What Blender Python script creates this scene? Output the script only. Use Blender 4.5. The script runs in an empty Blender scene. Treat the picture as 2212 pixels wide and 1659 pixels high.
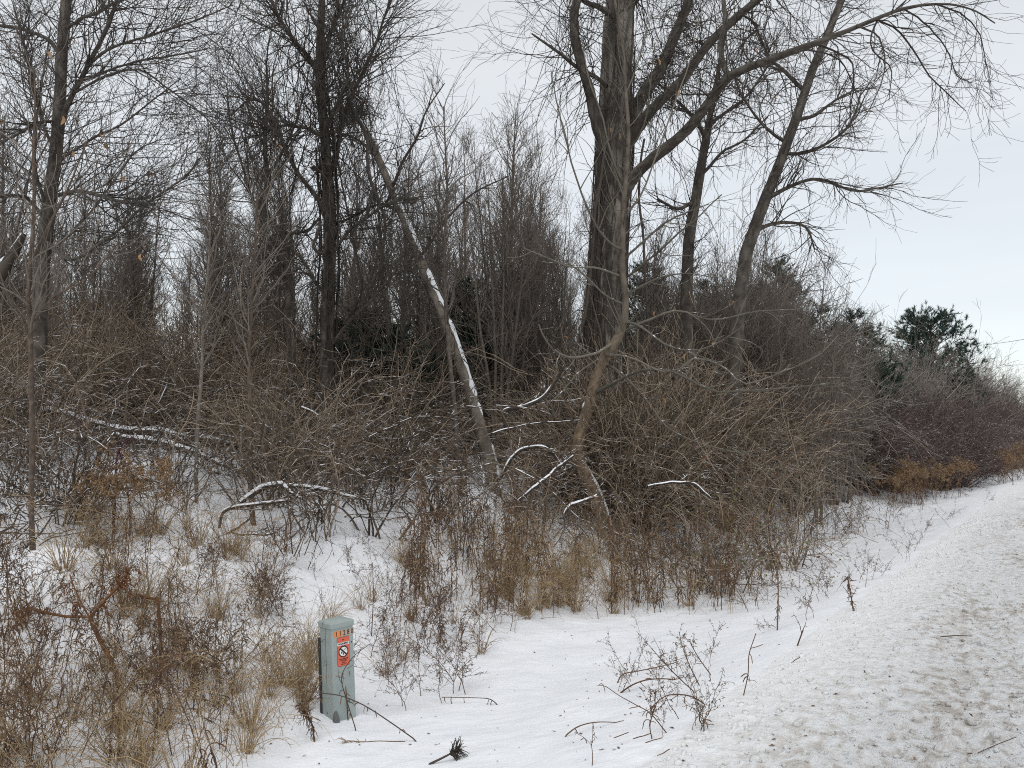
import bpy, math
import numpy as np

# ------------------------------------------------------------------ camera, sky, sun, exposure
S = bpy.context.scene
R = math.radians
PW, PH, PF = 2212.0, 1659.0, 1670.0          # photograph size and focal length, in view pixels
HORIZON = 955.0
CAM = np.array((0.0, 0.0, 1.65))
PITCH = math.atan((HORIZON - PH / 2) / PF)

cam_data = bpy.data.cameras.new('camera')
cam_data.sensor_width = 36.0
cam_data.lens = 36.0 * PF / PW
cam_data.clip_start, cam_data.clip_end = 0.05, 3000.0
cam = bpy.data.objects.new('camera', cam_data)
S.collection.objects.link(cam)
cam.location = CAM
cam.rotation_euler = (math.pi / 2 + PITCH, 0, 0)
S.camera = cam

world = bpy.data.worlds.new('World')
S.world = world
world.use_nodes = True
wn, wl = world.node_tree.nodes, world.node_tree.links
wn.clear()
SUN_EL, SUN_ROT = R(58), R(200)
w_out = wn.new('ShaderNodeOutputWorld')
w_sky = wn.new('ShaderNodeTexSky'); w_sky.sky_type = 'NISHITA'; w_sky.sun_disc = False
w_sky.sun_elevation, w_sky.sun_rotation = SUN_EL, SUN_ROT
w_bg1 = wn.new('ShaderNodeBackground'); w_bg1.inputs['Strength'].default_value = 0.05
w_bg2 = wn.new('ShaderNodeBackground'); w_bg2.inputs['Strength'].default_value = 1.0
w_add = wn.new('ShaderNodeAddShader')
w_tc = wn.new('ShaderNodeTexCoord')
w_map = wn.new('ShaderNodeMapping'); w_map.inputs['Scale'].default_value = (1.0, 1.0, 7.0)
w_map.inputs['Rotation'].default_value = (R(6), R(-9), 0)
w_noise = wn.new('ShaderNodeTexNoise'); w_noise.inputs['Scale'].default_value = 1.3
w_noise.inputs['Detail'].default_value = 5.0; w_noise.inputs['Roughness'].default_value = 0.5
w_ramp = wn.new('ShaderNodeValToRGB')
w_ramp.color_ramp.elements[0].position = 0.3; w_ramp.color_ramp.elements[0].color = (0.61, 0.612, 0.585, 1)
w_ramp.color_ramp.elements[1].position = 0.75; w_ramp.color_ramp.elements[1].color = (0.71, 0.705, 0.675, 1)
wl.new(w_tc.outputs['Generated'], w_map.inputs['Vector']); wl.new(w_map.outputs[0], w_noise.inputs['Vector'])
wl.new(w_noise.outputs['Fac'], w_ramp.inputs['Fac']); wl.new(w_ramp.outputs['Color'], w_bg2.inputs['Color'])
wl.new(w_sky.outputs['Color'], w_bg1.inputs['Color'])
wl.new(w_bg1.outputs[0], w_add.inputs[0]); wl.new(w_bg2.outputs[0], w_add.inputs[1]); wl.new(w_add.outputs[0], w_out.inputs['Surface'])

sun_data = bpy.data.lights.new('sun', 'SUN')
sun_data.energy = 0.9; sun_data.angle = R(40); sun_data.color = (1.0, 0.985, 0.96)
sun = bpy.data.objects.new('sun', sun_data); S.collection.objects.link(sun)
# light comes from behind the camera, high and diffuse
sun.rotation_euler = (math.pi / 2 - SUN_EL, 0, R(-20))

S.view_settings.view_transform = 'Standard'; S.view_settings.look = 'None'
S.view_settings.exposure = 0.08; S.view_settings.gamma = 1.0
S.view_settings.use_curve_mapping = False
S.cycles.use_denoising = False
S.cycles.filter_width = 1.05
S.cycles.max_bounces = 10; S.cycles.diffuse_bounces = 6; S.cycles.glossy_bounces = 2
S.cycles.transparent_max_bounces = 4

# ------------------------------------------------------------------ helpers
rng = np.random.default_rng(11)
COL = S.collection
cp, sp = math.cos(PITCH), math.sin(PITCH)


def at(u, v, d):
    """The world point seen at view pixel (u, v) at distance d (metres north of the camera)."""
    u, v, d = np.broadcast_arrays(np.asarray(u, float), np.asarray(v, float), np.asarray(d, float))
    cx, cy = (u - PW / 2) / PF, (PH / 2 - v) / PF
    y = cp - sp * cy
    z = sp + cp * cy
    return np.stack([cx / y * d, d, CAM[2] + z / y * d], -1)


def hash2(ix, iy, seed):
    n = (ix.astype(np.int64) * 374761393 + iy.astype(np.int64) * 668265263 + seed * 974634777) & 0xFFFFFFFF
    n = ((n ^ (n >> 13)) * 1274126177) & 0xFFFFFFFF
    return ((n ^ (n >> 16)) & 0xFFFFFF) / float(0xFFFFFF)


def vnoise(x, y, seed=0):
    ix, iy = np.floor(x), np.floor(y)
    fx, fy = x - ix, y - iy
    fx = fx * fx * (3 - 2 * fx); fy = fy * fy * (3 - 2 * fy)
    a, b = hash2(ix, iy, seed), hash2(ix + 1, iy, seed)
    c, d = hash2(ix, iy + 1, seed), hash2(ix + 1, iy + 1, seed)
    return (a * (1 - fx) + b * fx) * (1 - fy) + (c * (1 - fx) + d * fx) * fy - 0.5


def fbm(x, y, octv=4, seed=0):
    t, a = 0, 1.0
    for k in range(octv):
        t = t + a * vnoise(x, y, seed + k * 17)
        x, y, a = x * 2.03 + 7.7, y * 2.03 + 3.1, a * 0.5
    return t


# road: its edge runs along DR, the verge lies to its left (positive s)
DR = np.array((0.583, 0.812)); NR = np.array((-0.812, 0.583)); S0 = 1.59
_ks = np.array((-400, -30, -9, -7, -3.5, 0, .5, 1.2, 2.2, 3.3, 4.4, 5.4, 7, 9, 14, 22, 60, 400), float)
_kz = np.array((0.5, -.2, -.35, -.02, .05, 0, -.07, -.30, -.50, -.55, -.30, .05, .50, .98, 1.7, 2.1, 2.8, 5.0), float)
_sf = np.arange(-400, 400, .1)
_zf = np.interp(_sf, _ks, _kz)
_k = np.exp(-np.linspace(-2, 2, 13) ** 2); _k /= _k.sum()
_zf = np.convolve(np.pad(_zf, 6, mode='edge'), _k, 'valid')
MOUNDS = [(-3.35, 8.9, .24, .75, .5), (-4.7, 9.2, .22, .75, .5), (-5.9, 8.7, .24, .65, .5), (-2.3, 10.0, .2, .7, .5),
          (-4.3, 7.6, .22, .9, .6), (-2.7, 11.4, .25, .8, .5), (-1.6, 12.2, .2, .6, .5), (0.2, 12.6, .2, .8, .6)]
_mr = np.random.default_rng(5)
MOUNDS += [(x_, y_, h_, r_, r_ * q_) for x_, y_, h_, r_, q_ in zip(_mr.uniform(-11, 2, 46), _mr.uniform(10, 18, 46), _mr.uniform(.08, .30, 46), _mr.uniform(.2, .6, 46), _mr.uniform(.6, 1.1, 46))]


def st(x, y):
    return x * NR[0] + y * NR[1] - S0, x * DR[0] + y * DR[1]


def ground_z(x, y):
    x, y = np.asarray(x, float), np.asarray(y, float)
    s, t = st(x, y)
    z = np.interp(s, _sf, _zf)
    wood = np.clip((s - 3) / 4, 0, 1)
    verge = np.clip((s + .1) / 1.0, 0, 1)
    z = z + fbm(x * .55, y * .55, 3, 3) * (.05 + .22 * wood) * verge
    z = z + fbm(x * 2.1, y * 2.1, 3, 5) * (.035 + .07 * wood) * verge
    z = z + fbm(x * 7, y * 7, 2, 15) * (.006 + .018 * wood) * verge
    for mx, my, mh, mr, mq in MOUNDS:
        q = ((x - mx) / mr) ** 2 + ((y - my) / mq) ** 2
        z = z + mh * np.exp(-q ** 1.3)
    # road slush: churned lumps, and wheel ruts along the road
    road = np.clip((.7 - s) / 1.7, 0, 1)
    wav = fbm(s * .5, t * .15, 2, 77)
    churn = np.clip(.55 + 1.5 * fbm(s * .8, t * .22, 3, 9), .05, 1.2)
    lump = np.maximum(fbm(x * 7, y * 7, 3, 21), -.15) * .085 + np.maximum(fbm(x * 16, y * 16, 2, 33), -.1) * .05
    rut = 0
    for c, w, dpt in ((-.95, .28, .03), (-2.35, .33, .07), (-4.0, .3, .05)):
        rut = rut - dpt * np.exp(-((s - c + wav * .25) / w) ** 2) + dpt * .45 * np.exp(-((s - c + wav * .25 - .5) / .22) ** 2)
    return z + road * (lump * churn + rut)


def ground_at(u, v):
    """Where the view rays through pixels (u, v) meet the ground; points and a hit mask."""
    u, v = np.atleast_1d(np.asarray(u, float)), np.atleast_1d(np.asarray(v, float))
    ds = 2.0 * (60 / 2.0) ** np.linspace(0, 1, 260)
    P = at(u[:, None], v[:, None], ds[None, :])
    below = P[..., 2] < ground_z(P[..., 0], P[..., 1])
    hit = below.any(1)
    k = below.argmax(1)
    d = ds[k]
    p = at(u, v, d)
    p[:, 2] = ground_z(p[:, 0], p[:, 1])
    return p, hit


def in_poly(u, v, poly):
    inside = np.zeros(len(u), bool)
    n = len(poly)
    for i in range(n):
        x1, y1 = poly[i]; x2, y2 = poly[(i + 1) % n]
        c = ((y1 > v) != (y2 > v)) & (u < (x2 - x1) * (v - y1) / (y2 - y1 + 1e-9) + x1)
        inside ^= c
    return inside


def scatter_poly(poly, n):
    """n ground points whose feet are seen inside a polygon of view pixels."""
    a = np.array(poly, float)
    out = []
    while sum(map(len, out)) < n:
        u = rng.uniform(a[:, 0].min(), a[:, 0].max(), 4 * n); v = rng.uniform(a[:, 1].min(), a[:, 1].max(), 4 * n)
        m = in_poly(u, v, poly)
        p, h = ground_at(u[m], v[m])
        out.append(p[h])
    return np.concatenate(out)[:n]


# ------------------------------------------------------------------ meshes
def unit(a):
    return a / np.maximum(np.linalg.norm(a, axis=-1, keepdims=True), 1e-9)


class Tubes:
    """Collects batches of polylines with radii and turns them into one mesh of thin tubes."""
    def __init__(self):
        self.b = []

    def add(self, P, Rd, sides=3, tone=None):
        P = np.asarray(P, float); Rd = np.asarray(Rd, float)
        if P.ndim == 2:
            P, Rd = P[None], Rd[None]
        if len(P):
            tone = rng.random(len(P)) if tone is None else np.broadcast_to(np.asarray(tone, float), (len(P),))
            self.b.append((P, Rd, sides, tone))
        return P, Rd

    def arrays(self, off):
        V, F, T = [], [], []
        n0 = 0
        for P, Rd, k, tone in self.b:
            N, Q, _ = P.shape
            T_ = np.empty_like(P)
            T_[:, 1:-1] = P[:, 2:] - P[:, :-2]; T_[:, 0] = P[:, 1] - P[:, 0]; T_[:, -1] = P[:, -1] - P[:, -2]
            T_ = unit(T_)
            m = np.abs(unit(P[:, -1] - P[:, 0]))
            ref = np.zeros((N, 3)); ref[np.arange(N), m.argmin(1)] = 1
            n = unit(np.cross(T_, ref[:, None, :])); b = np.cross(T_, n)
            a = np.arange(k) * 2 * np.pi / k
            ring = n[:, :, None, :] * np.cos(a)[None, None, :, None] + b[:, :, None, :] * np.sin(a)[None, None, :, None]
            v = P[:, :, None, :] + ring * Rd[:, :, None, None]
            V.append(v.reshape(-1, 3)); T.append(np.repeat(tone, Q * k))
            base = n0 + (np.arange(N) * Q * k)[:, None, None] + (np.arange(Q - 1) * k)[None, :, None]
            j = np.arange(k)[None, None, :]; j2 = (j + 1) % k
            f = np.stack([base + j, base + j2, base + k + j2, base + k + j], -1)
            F.append(f.reshape(-1, 4)); n0 += N * Q * k
        return np.concatenate(V) - np.asarray(off, float), np.concatenate(F), np.concatenate(T)

    def mesh(self, name, mats, off=(0, 0, 0)):
        V, F, T = self.arrays(off)
        return raw_mesh(name, V, F, mats, T)


def raw_mesh(name, V, F, mats, tone=None, mat_index=None, smooth=True):
    V = np.asarray(V, np.float32); F = np.asarray(F, np.int32)
    me = bpy.data.meshes.new(name)
    nf, k = F.shape
    me.vertices.add(len(V)); me.vertices.foreach_set('co', V.ravel())
    me.loops.add(nf * k); me.loops.foreach_set('vertex_index', F.ravel())
    me.polygons.add(nf)
    me.polygons.foreach_set('loop_start', np.arange(0, nf * k, k, dtype=np.int32))
    me.polygons.foreach_set('loop_total', np.full(nf, k, np.int32))
    if smooth:
        me.polygons.foreach_set('use_smooth', np.ones(nf, bool))
    if tone is not None:
        at_ = me.attributes.new('tone', 'FLOAT', 'POINT')
        at_.data.foreach_set('value', np.asarray(tone, np.float32))
    for m in (mats if isinstance(mats, (list, tuple)) else [mats]):
        me.materials.append(m)
    if mat_index is not None:
        me.polygons.foreach_set('material_index', np.asarray(mat_index, np.int32))
    me.update(); me.validate()
    return me


def part(name, me, parent=None, label=None, stuff=False, loc=None):
    o = bpy.data.objects.new(name, me)
    COL.objects.link(o)
    if parent is not None: o.parent = parent
    if loc is not None: o.location = loc
    if label: o['label'] = label
    if stuff: o['kind'] = 'stuff'
    return o


def tag(o, label, cat, group=None, kind=None):
    o['label'] = label; o['category'] = cat
    if group: o['group'] = group
    if kind: o['kind'] = kind
    return o


def thing(name, label, cat, loc=(0, 0, 0), group=None):
    o = bpy.data.objects.new(name, None); COL.objects.link(o)
    o.empty_display_size = 0.2
    o.location = loc
    return tag(o, label, cat, group)


def copy_thing(root, loc, rotz, scale, label=None, tilt=(0, 0), group=None):
    r = root.copy(); COL.objects.link(r)
    r.location = loc; r.rotation_euler = (tilt[0], tilt[1], rotz)
    r.scale = scale if isinstance(scale, (tuple, list)) else (scale,) * 3
    if label: r['label'] = label
    if group: r['group'] = group
    for c in root.children:
        d = c.copy(); COL.objects.link(d); d.parent = r
        for g in c.children:
            e = g.copy(); COL.objects.link(e); e.parent = d
    return r


def smooth_line(P, Rd, Q):
    """Catmull-Rom resampling of a control polyline to Q even points."""
    P = np.asarray(P, float); Rd = np.asarray(Rd, float)
    A = np.concatenate([P, Rd[:, None]], 1)
    A = np.concatenate([2 * A[:1] - A[1:2], A, 2 * A[-1:] - A[-2:-1]])
    out = []
    for i in range(1, len(A) - 2):
        t = np.linspace(0, 1, 14, endpoint=False)[:, None]
        p0, p1, p2, p3 = A[i - 1], A[i], A[i + 1], A[i + 2]
        out.append(.5 * (2 * p1 + (p2 - p0) * t + (2 * p0 - 5 * p1 + 4 * p2 - p3) * t ** 2 + (3 * p1 - p0 - 3 * p2 + p3) * t ** 3))
    out.append(A[-2:-1])
    B = np.concatenate(out)
    L = np.concatenate([[0], np.cumsum(np.linalg.norm(np.diff(B[:, :3], axis=0), axis=1))])
    q = np.linspace(0, L[-1], Q)
    C = np.stack([np.interp(q, L, B[:, i]) for i in range(4)], 1)
    return C[:, :3], np.maximum(C[:, 3], .001)


def pix_line(pts, Q=16, wob=0.0):
    """pts: (u, v, distance, width in view pixels) -> world polyline and radii."""
    a = np.array(pts, float)
    P, Rd = smooth_line(at(a[:, 0], a[:, 1], a[:, 2]), a[:, 3] * .78 / 2 / PF * a[:, 2], Q)
    if wob:
        n = rng.normal(0, 1, (Q, 3)); n = (n + np.roll(n, 1, 0) + np.roll(n, -1, 0)) / 2; n[0] = 0
        P = P + n * wob * Rd[:, None]
    return P, Rd


def grow(P, Rd, n, t=(.2, 1), L=(.3, .8), ang=(30, 60), rf=.5, rmax=None, rtip=.0018, Q=6, wob=.25, up=0.0,
         taper=0.0, plen=False, flat=None, bias=None, curve=0.0):
    """n side shoots on the parent polylines P (N,K,3). taper shortens shoots towards the parents' tips; plen scales L by parent length;
    up bends them up (or down, negative); bias adds a constant direction."""
    P = np.asarray(P, float); Rd = np.asarray(Rd, float)
    if P.ndim == 2: P, Rd = P[None], Rd[None]
    N, K, _ = P.shape
    if N == 0 or n <= 0: return np.zeros((0, Q, 3)), np.zeros((0, Q))
    seg = np.linalg.norm(np.diff(P, axis=1), axis=2).sum(1)
    idx = rng.choice(N, n, p=seg / seg.sum())
    tt = rng.uniform(t[0], t[1], n) * (K - 1.001)
    k = tt.astype(int); f = (tt - k)[:, None]
    p0, p1 = P[idx, k], P[idx, k + 1]
    pos = p0 * (1 - f) + p1 * f
    rad = Rd[idx, k] * (1 - f[:, 0]) + Rd[idx, k + 1] * f[:, 0]
    tan = unit(p1 - p0)
    x = unit(np.cross(tan, unit(rng.normal(size=(n, 3)))))
    a = np.radians(rng.uniform(ang[0], ang[1], n))[:, None]
    d = tan * np.cos(a) + x * np.sin(a)
    if bias is not None: d = unit(d + np.asarray(bias, float))
    ln = rng.uniform(L[0], L[1], n)
    if plen: ln = ln * seg[idx]
    ln = ln * (1 - taper * tt / (K - 1))
    step = (ln / (Q - 1))[:, None]
    r0 = rad * rf
    if rmax is not None: r0 = np.minimum(r0, rmax)
    r0 = np.maximum(r0, rtip)
    out = np.empty((n, Q, 3)); out[:, 0] = pos
    upv = np.array((0, 0, 1.0))
    cv = unit(rng.normal(size=(n, 3))) * curve
    for q in range(1, Q):
        d = unit(d + rng.normal(0, wob, (n, 3)) + upv * up + cv)
        out[:, q] = out[:, q - 1] + d * step
    w = np.linspace(0, 1, Q)[None, :]
    return out, r0[:, None] * (1 - w) + rtip * w


def cat(*pairs):
    """Join (P, R) batches of the same point count."""
    return np.concatenate([p if p.ndim == 3 else p[None] for p, _ in pairs]), np.concatenate([r if r.ndim == 2 else r[None] for _, r in pairs])


def trunk_mesh(name, P, Rd, mats, off, sides=28, ridge=.06, freq=7, seed=1, flare=0.0, step=.5, twist=.15):
    """A thick trunk or limb with furrowed bark modelled as relief."""
    P = np.asarray(P, float)
    L = np.concatenate([[0], np.cumsum(np.linalg.norm(np.diff(P, axis=0), axis=1))])
    Q = max(12, int(L[-1] / max(step * Rd.max(), .012)))
    Q = min(Q, 260)
    q = np.linspace(0, L[-1], Q)
    P2 = np.stack([np.interp(q, L, P[:, i]) for i in range(3)], 1); R2 = np.interp(q, L, Rd)
    ker = np.array((.25, .5, .25))
    for _ in range(3):
        P2[1:-1] = P2[:-2] * .25 + P2[1:-1] * .5 + P2[2:] * .25
    if flare: R2 = R2 * (1 + flare * np.exp(-q / (1.2 * R2[0] * 2)))
    T_ = unit(np.gradient(P2, axis=0))
    ref = np.array((1., .13, 0)) if abs(T_[:, 0].mean()) < .75 else np.array((0, .2, 1.))
    n = unit(np.cross(T_, ref)); b = np.cross(T_, n)
    a = np.arange(sides) * 2 * np.pi / sides
    A, Z = np.meshgrid(a, q)
    ru = 2 * math.pi * R2.mean()
    ca = A / (2 * np.pi) * ru / max(R2.mean(), .01) * freq / 6.283
    warp = fbm(ca * .5, Z / R2.mean() * .5, 2, seed + 9) * 1.3
    ridges = np.abs(fbm(ca * 1.0 + warp + Z * twist, Z / R2.mean() * .33, 3, seed)) * 2
    # blend the seam of the wrapped noise
    ridges2 = np.abs(fbm((ca - freq) * 1.0 + warp + Z * twist, Z / R2.mean() * .33, 3, seed)) * 2
    wgt = np.clip((A / (2 * np.pi) - .85) / .15, 0, 1)
    ridges = ridges * (1 - wgt) + ridges2 * wgt
    lumps = fbm(np.cos(A) * 1.3 + 5, Z / R2.mean() * .25 + np.sin(A), 2, seed + 3)
    rr = R2[:, None] * (1 - ridge * .5 + ridge * np.minimum(ridges, 1.0) * 1.2 + .10 * lumps)
    V = P2[:, None, :] + (n[:, None, :] * np.cos(A)[..., None] + b[:, None, :] * np.sin(A)[..., None]) * rr[..., None]
    V = V.reshape(-1, 3)
    i = np.arange(Q - 1)[:, None] * sides; j = np.arange(sides)[None, :]; j2 = (j + 1) % sides
    F = np.stack([i + j, i + j2, i + sides + j2, i + sides + j], -1).reshape(-1, 4)
    return raw_mesh(name, V - np.asarray(off, float), F, mats, np.clip(ridges, 0, 1).ravel())


def snow_strip(P, Rd, off, thick=.6, width=.8, gaps=.35, seed=1, freq=2.2, name='snow_cap', mat=None):
    """Snow lying along the upper side of a trunk or branch, broken into uneven lengths."""
    P = np.asarray(P, float)
    L = np.concatenate([[0], np.cumsum(np.linalg.norm(np.diff(P, axis=0), axis=1))])
    Q = int(max(10, L[-1] / .05)); q = np.linspace(0, L[-1], Q)
    P2 = np.stack([np.interp(q, L, P[:, i]) for i in range(3)], 1); R2 = np.interp(q, L, Rd)
    T_ = unit(np.gradient(P2, axis=0))
    upv = np.array((0, 0, 1.0)); u = unit(upv - T_ * (T_ @ upv)[:, None]); sd = np.cross(T_, u)
    m = np.clip((fbm(q * freq, q * 0 + seed, 3, seed) + .5 - gaps) * 6, 0, 1)
    m2 = .85 + .5 * fbm(q * 5, q * 0, 2, seed + 5)
    ks = 7; a = np.linspace(-1, 1, ks)
    h = (1 - a ** 2)
    wv = np.clip(m * m2, 0, 1.3)
    V = P2[:, None, :] + sd[:, None, :] * (a[None, :] * (R2 * width)[:, None] * (.25 + .75 * np.minimum(wv, 1))[:, None])[..., None] \
        + u[:, None, :] * (np.sqrt(np.maximum(1 - (a * width) ** 2, 0))[None, :] * R2[:, None] * .97 + h[None, :] * (thick * R2 * wv)[:, None] - ((1 - np.minimum(wv * 3, 1)) * R2 * .25)[:, None])[..., None]
    i = np.arange(Q - 1)[:, None] * ks; j = np.arange(ks - 1)[None, :]
    F = np.stack([i + j, i + j + 1, i + ks + j + 1, i + ks + j], -1).reshape(-1, 4)
    return raw_mesh(name, V.reshape(-1, 3) - np.asarray(off, float), F, mat)


# ------------------------------------------------------------------ materials
def new_mat(name):
    m = bpy.data.materials.new(name); m.use_nodes = True
    nt = m.node_tree; nt.nodes.clear()
    o = nt.nodes.new('ShaderNodeOutputMaterial'); b = nt.nodes.new('ShaderNodeBsdfPrincipled')
    nt.links.new(b.outputs[0], o.inputs['Surface'])
    b.inputs['Roughness'].default_value = .9
    b.inputs['Specular IOR Level'].default_value = .2
    return m, nt, b


def node(nt, kind, **kw):
    n = nt.nodes.new(kind)
    for k, v in kw.items():
        if k in n.inputs: n.inputs[k].default_value = v
        else: setattr(n, k, v)
    return n


def ramp(nt, stops, interp='LINEAR'):
    n = nt.nodes.new('ShaderNodeValToRGB'); n.color_ramp.interpolation = interp
    e = n.color_ramp.elements
    while len(e) < len(stops): e.new(.5)
    for x, (p, c) in zip(e, stops):
        x.position = p; x.color = (*c, 1) if len(c) == 3 else c
    return n


SNOW = (.86, .87, .885)


def twig_mat(name, c1, c2, snow=0.0, snow_scale=9.0, bump=0.0, top=.55, c3=None, noise_scale=14, spec=.2):
    """Bark whose colour runs from c1 to c2 by twig and by grain; snow > 0 leaves snow lying on upward faces."""
    m, nt, b = new_mat(name); l = nt.links
    b.inputs['Specular IOR Level'].default_value = spec
    a = node(nt, 'ShaderNodeAttribute', attribute_name='tone')
    tc = node(nt, 'ShaderNodeTexCoord')
    ns = node(nt, 'ShaderNodeTexNoise', Scale=noise_scale, Detail=4.0)
    l.new(tc.outputs['Object'], ns.inputs['Vector'])
    mix = node(nt, 'ShaderNodeMath', operation='MULTIPLY_ADD'); mix.inputs[1].default_value = .55
    l.new(a.outputs['Fac'], mix.inputs[0])
    sub = node(nt, 'ShaderNodeMath', operation='MULTIPLY'); sub.inputs[1].default_value = .5
    l.new(ns.outputs['Fac'], sub.inputs[0]); l.new(sub.outputs[0], mix.inputs[2])
    stops = [(.15, c1), (.85, c2)] if c3 is None else [(.15, c1), (.5, c3), (.85, c2)]
    rp = ramp(nt, stops); l.new(mix.outputs[0], rp.inputs['Fac'])
    colour = rp.outputs['Color']
    if snow > 0:
        g = node(nt, 'ShaderNodeNewGeometry'); sx = node(nt, 'ShaderNodeSeparateXYZ'); l.new(g.outputs['Normal'], sx.inputs[0])
        n2 = node(nt, 'ShaderNodeTexNoise', Scale=snow_scale, Detail=2.0); l.new(g.outputs['Position'], n2.inputs['Vector'])
        th = node(nt, 'ShaderNodeMapRange'); th.inputs['From Min'].default_value = top; th.inputs['From Max'].default_value = top + .15
        l.new(sx.outputs['Z'], th.inputs['Value'])
        t2 = node(nt, 'ShaderNodeMapRange'); t2.inputs['From Min'].default_value = .64 - .28 * snow; t2.inputs['From Max'].default_value = .68 - .28 * snow
        l.new(n2.outputs['Fac'], t2.inputs['Value'])
        mu = node(nt, 'ShaderNodeMath', operation='MULTIPLY'); l.new(th.outputs[0], mu.inputs[0]); l.new(t2.outputs[0], mu.inputs[1])
        mc = node(nt, 'ShaderNodeMix', data_type='RGBA'); mc.inputs['B'].default_value = (*SNOW, 1)
        mc.inputs[7].default_value = (*SNOW, 1)
        l.new(mu.outputs[0], mc.inputs[0]); l.new(colour, mc.inputs[6]); colour = mc.outputs[2]
    l.new(colour, b.inputs['Base Color'])
    if bump:
        bp = node(nt, 'ShaderNodeBump', Strength=bump, Distance=.01); mp = node(nt, 'ShaderNodeMapping'); mp.inputs['Scale'].default_value = (40, 40, 8)
        n3 = node(nt, 'ShaderNodeTexNoise', Scale=1.0, Detail=4.0)
        l.new(tc.outputs['Object'], mp.inputs[0]); l.new(mp.outputs[0], n3.inputs['Vector']); l.new(n3.outputs['Fac'], bp.inputs['Height']); l.new(bp.outputs[0], b.inputs['Normal'])
    return m


M = {}
M['big_bark'] = twig_mat('furrowed_bark', (.03, .025, .021), (.25, .22, .185), bump=.9, noise_scale=9)
M['bark'] = twig_mat('grey_brown_bark', (.036, .03, .026), (.15, .13, .108), bump=.5, noise_scale=20)
M['twig_dark'] = twig_mat('dark_twig', (.035, .029, .026), (.11, .093, .08))
M['vine'] = twig_mat('vine_bark', (.028, .023, .02), (.085, .069, .058))
M['maple_bark'] = twig_mat('orange_brown_bark', (.085, .06, .04), (.38, .275, .185), bump=.8, noise_scale=7)
def upper_grey(m, z0, z1, col):
    """Young upper wood of a sapling is greyer than its lower bark."""
    nt = m.node_tree; l = nt.links; b = [n for n in nt.nodes if n.type == 'BSDF_PRINCIPLED'][0]
    src = b.inputs['Base Color'].links[0].from_socket
    tc = node(nt, 'ShaderNodeTexCoord'); sx = node(nt, 'ShaderNodeSeparateXYZ'); l.new(tc.outputs['Object'], sx.inputs[0])
    mr = node(nt, 'ShaderNodeMapRange'); mr.inputs['From Min'].default_value = z0; mr.inputs['From Max'].default_value = z1; mr.inputs['To Max'].default_value = .85; l.new(sx.outputs['Z'], mr.inputs['Value'])
    big = node(nt, 'ShaderNodeTexNoise', Scale=5.0, Detail=5.0); l.new(tc.outputs['Object'], big.inputs['Vector'])
    rp = ramp(nt, [(.35, tuple(c * .45 for c in col)), (.65, col)]); l.new(big.outputs['Fac'], rp.inputs['Fac'])
    mx = node(nt, 'ShaderNodeMix', data_type='RGBA'); l.new(mr.outputs[0], mx.inputs[0]); l.new(src, mx.inputs[6]); l.new(rp.outputs[0], mx.inputs[7])
    l.new(mx.outputs[2], b.inputs['Base Color'])


upper_grey(M['maple_bark'], 2.2, 4.2, (.15, .13, .105))
M['maple_twig'] = twig_mat('grey_green_twig', (.06, .054, .044), (.21, .188, .15), snow=.12)
M['pale_bark'] = twig_mat('pale_dead_wood', (.10, .085, .068), (.25, .215, .175), bump=.4, noise_scale=18)
M['log'] = twig_mat('snowy_log_bark', (.03, .025, .021), (.10, .082, .066), snow=.75, snow_scale=5, bump=.4, top=.35)
M['wood_bark'] = twig_mat('thin_trunk_bark', (.07, .058, .048), (.19, .16, .13), snow=.12, noise_scale=12)
M['wood_twig'] = twig_mat('thin_wood_twig', (.075, .063, .054), (.25, .21, .175))
M['shrub'] = twig_mat('brown_shrub_cane', (.042, .034, .026), (.48, .38, .28), snow=.14, c3=(.17, .131, .098))
M['shrub_low'] = twig_mat('open_brush_cane', (.032, .025, .02), (.20, .15, .11), snow=.4, top=.4)
M['shrub_grey'] = twig_mat('grey_shrub_cane', (.06, .05, .043), (.36, .31, .265), snow=.1)
M['shrub_red'] = twig_mat('maroon_shrub_cane', (.05, .036, .032), (.175, .125, .112), snow=.15)
M['weed_stem'] = twig_mat('dry_weed_stem', (.06, .035, .022), (.17, .10, .06))
M['weed_leaf'] = twig_mat('curled_dead_leaf', (.05, .031, .021), (.27, .175, .105), c3=(.12, .074, .047))
M['weed_pale'] = twig_mat('pale_dead_leaf', (.11, .072, .045), (.38, .28, .18))
M['weed_tan'] = twig_mat('tan_dry_plume', (.14, .085, .05), (.46, .315, .19))
M['grass'] = twig_mat('straw_grass', (.20, .135, .075), (.50, .37, .215))
M['rust'] = twig_mat('rust_brown_stem', (.10, .045, .022), (.24, .115, .055), bump=.3)
M['purple'] = twig_mat('purple_cane', (.05, .018, .025), (.10, .04, .05))
M['leaf'] = twig_mat('tan_dead_leaf', (.22, .11, .05), (.42, .26, .14))
M['green'] = twig_mat('green_leaf', (.06, .09, .015), (.17, .19, .045))
M['needle'] = twig_mat('pine_needle', (.018, .036, .027), (.06, .095, .07))
M['sapling_bark'] = twig_mat('brown_sapling_bark', (.05, .037, .029), (.17, .125, .095), bump=.6, noise_scale=11)


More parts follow.
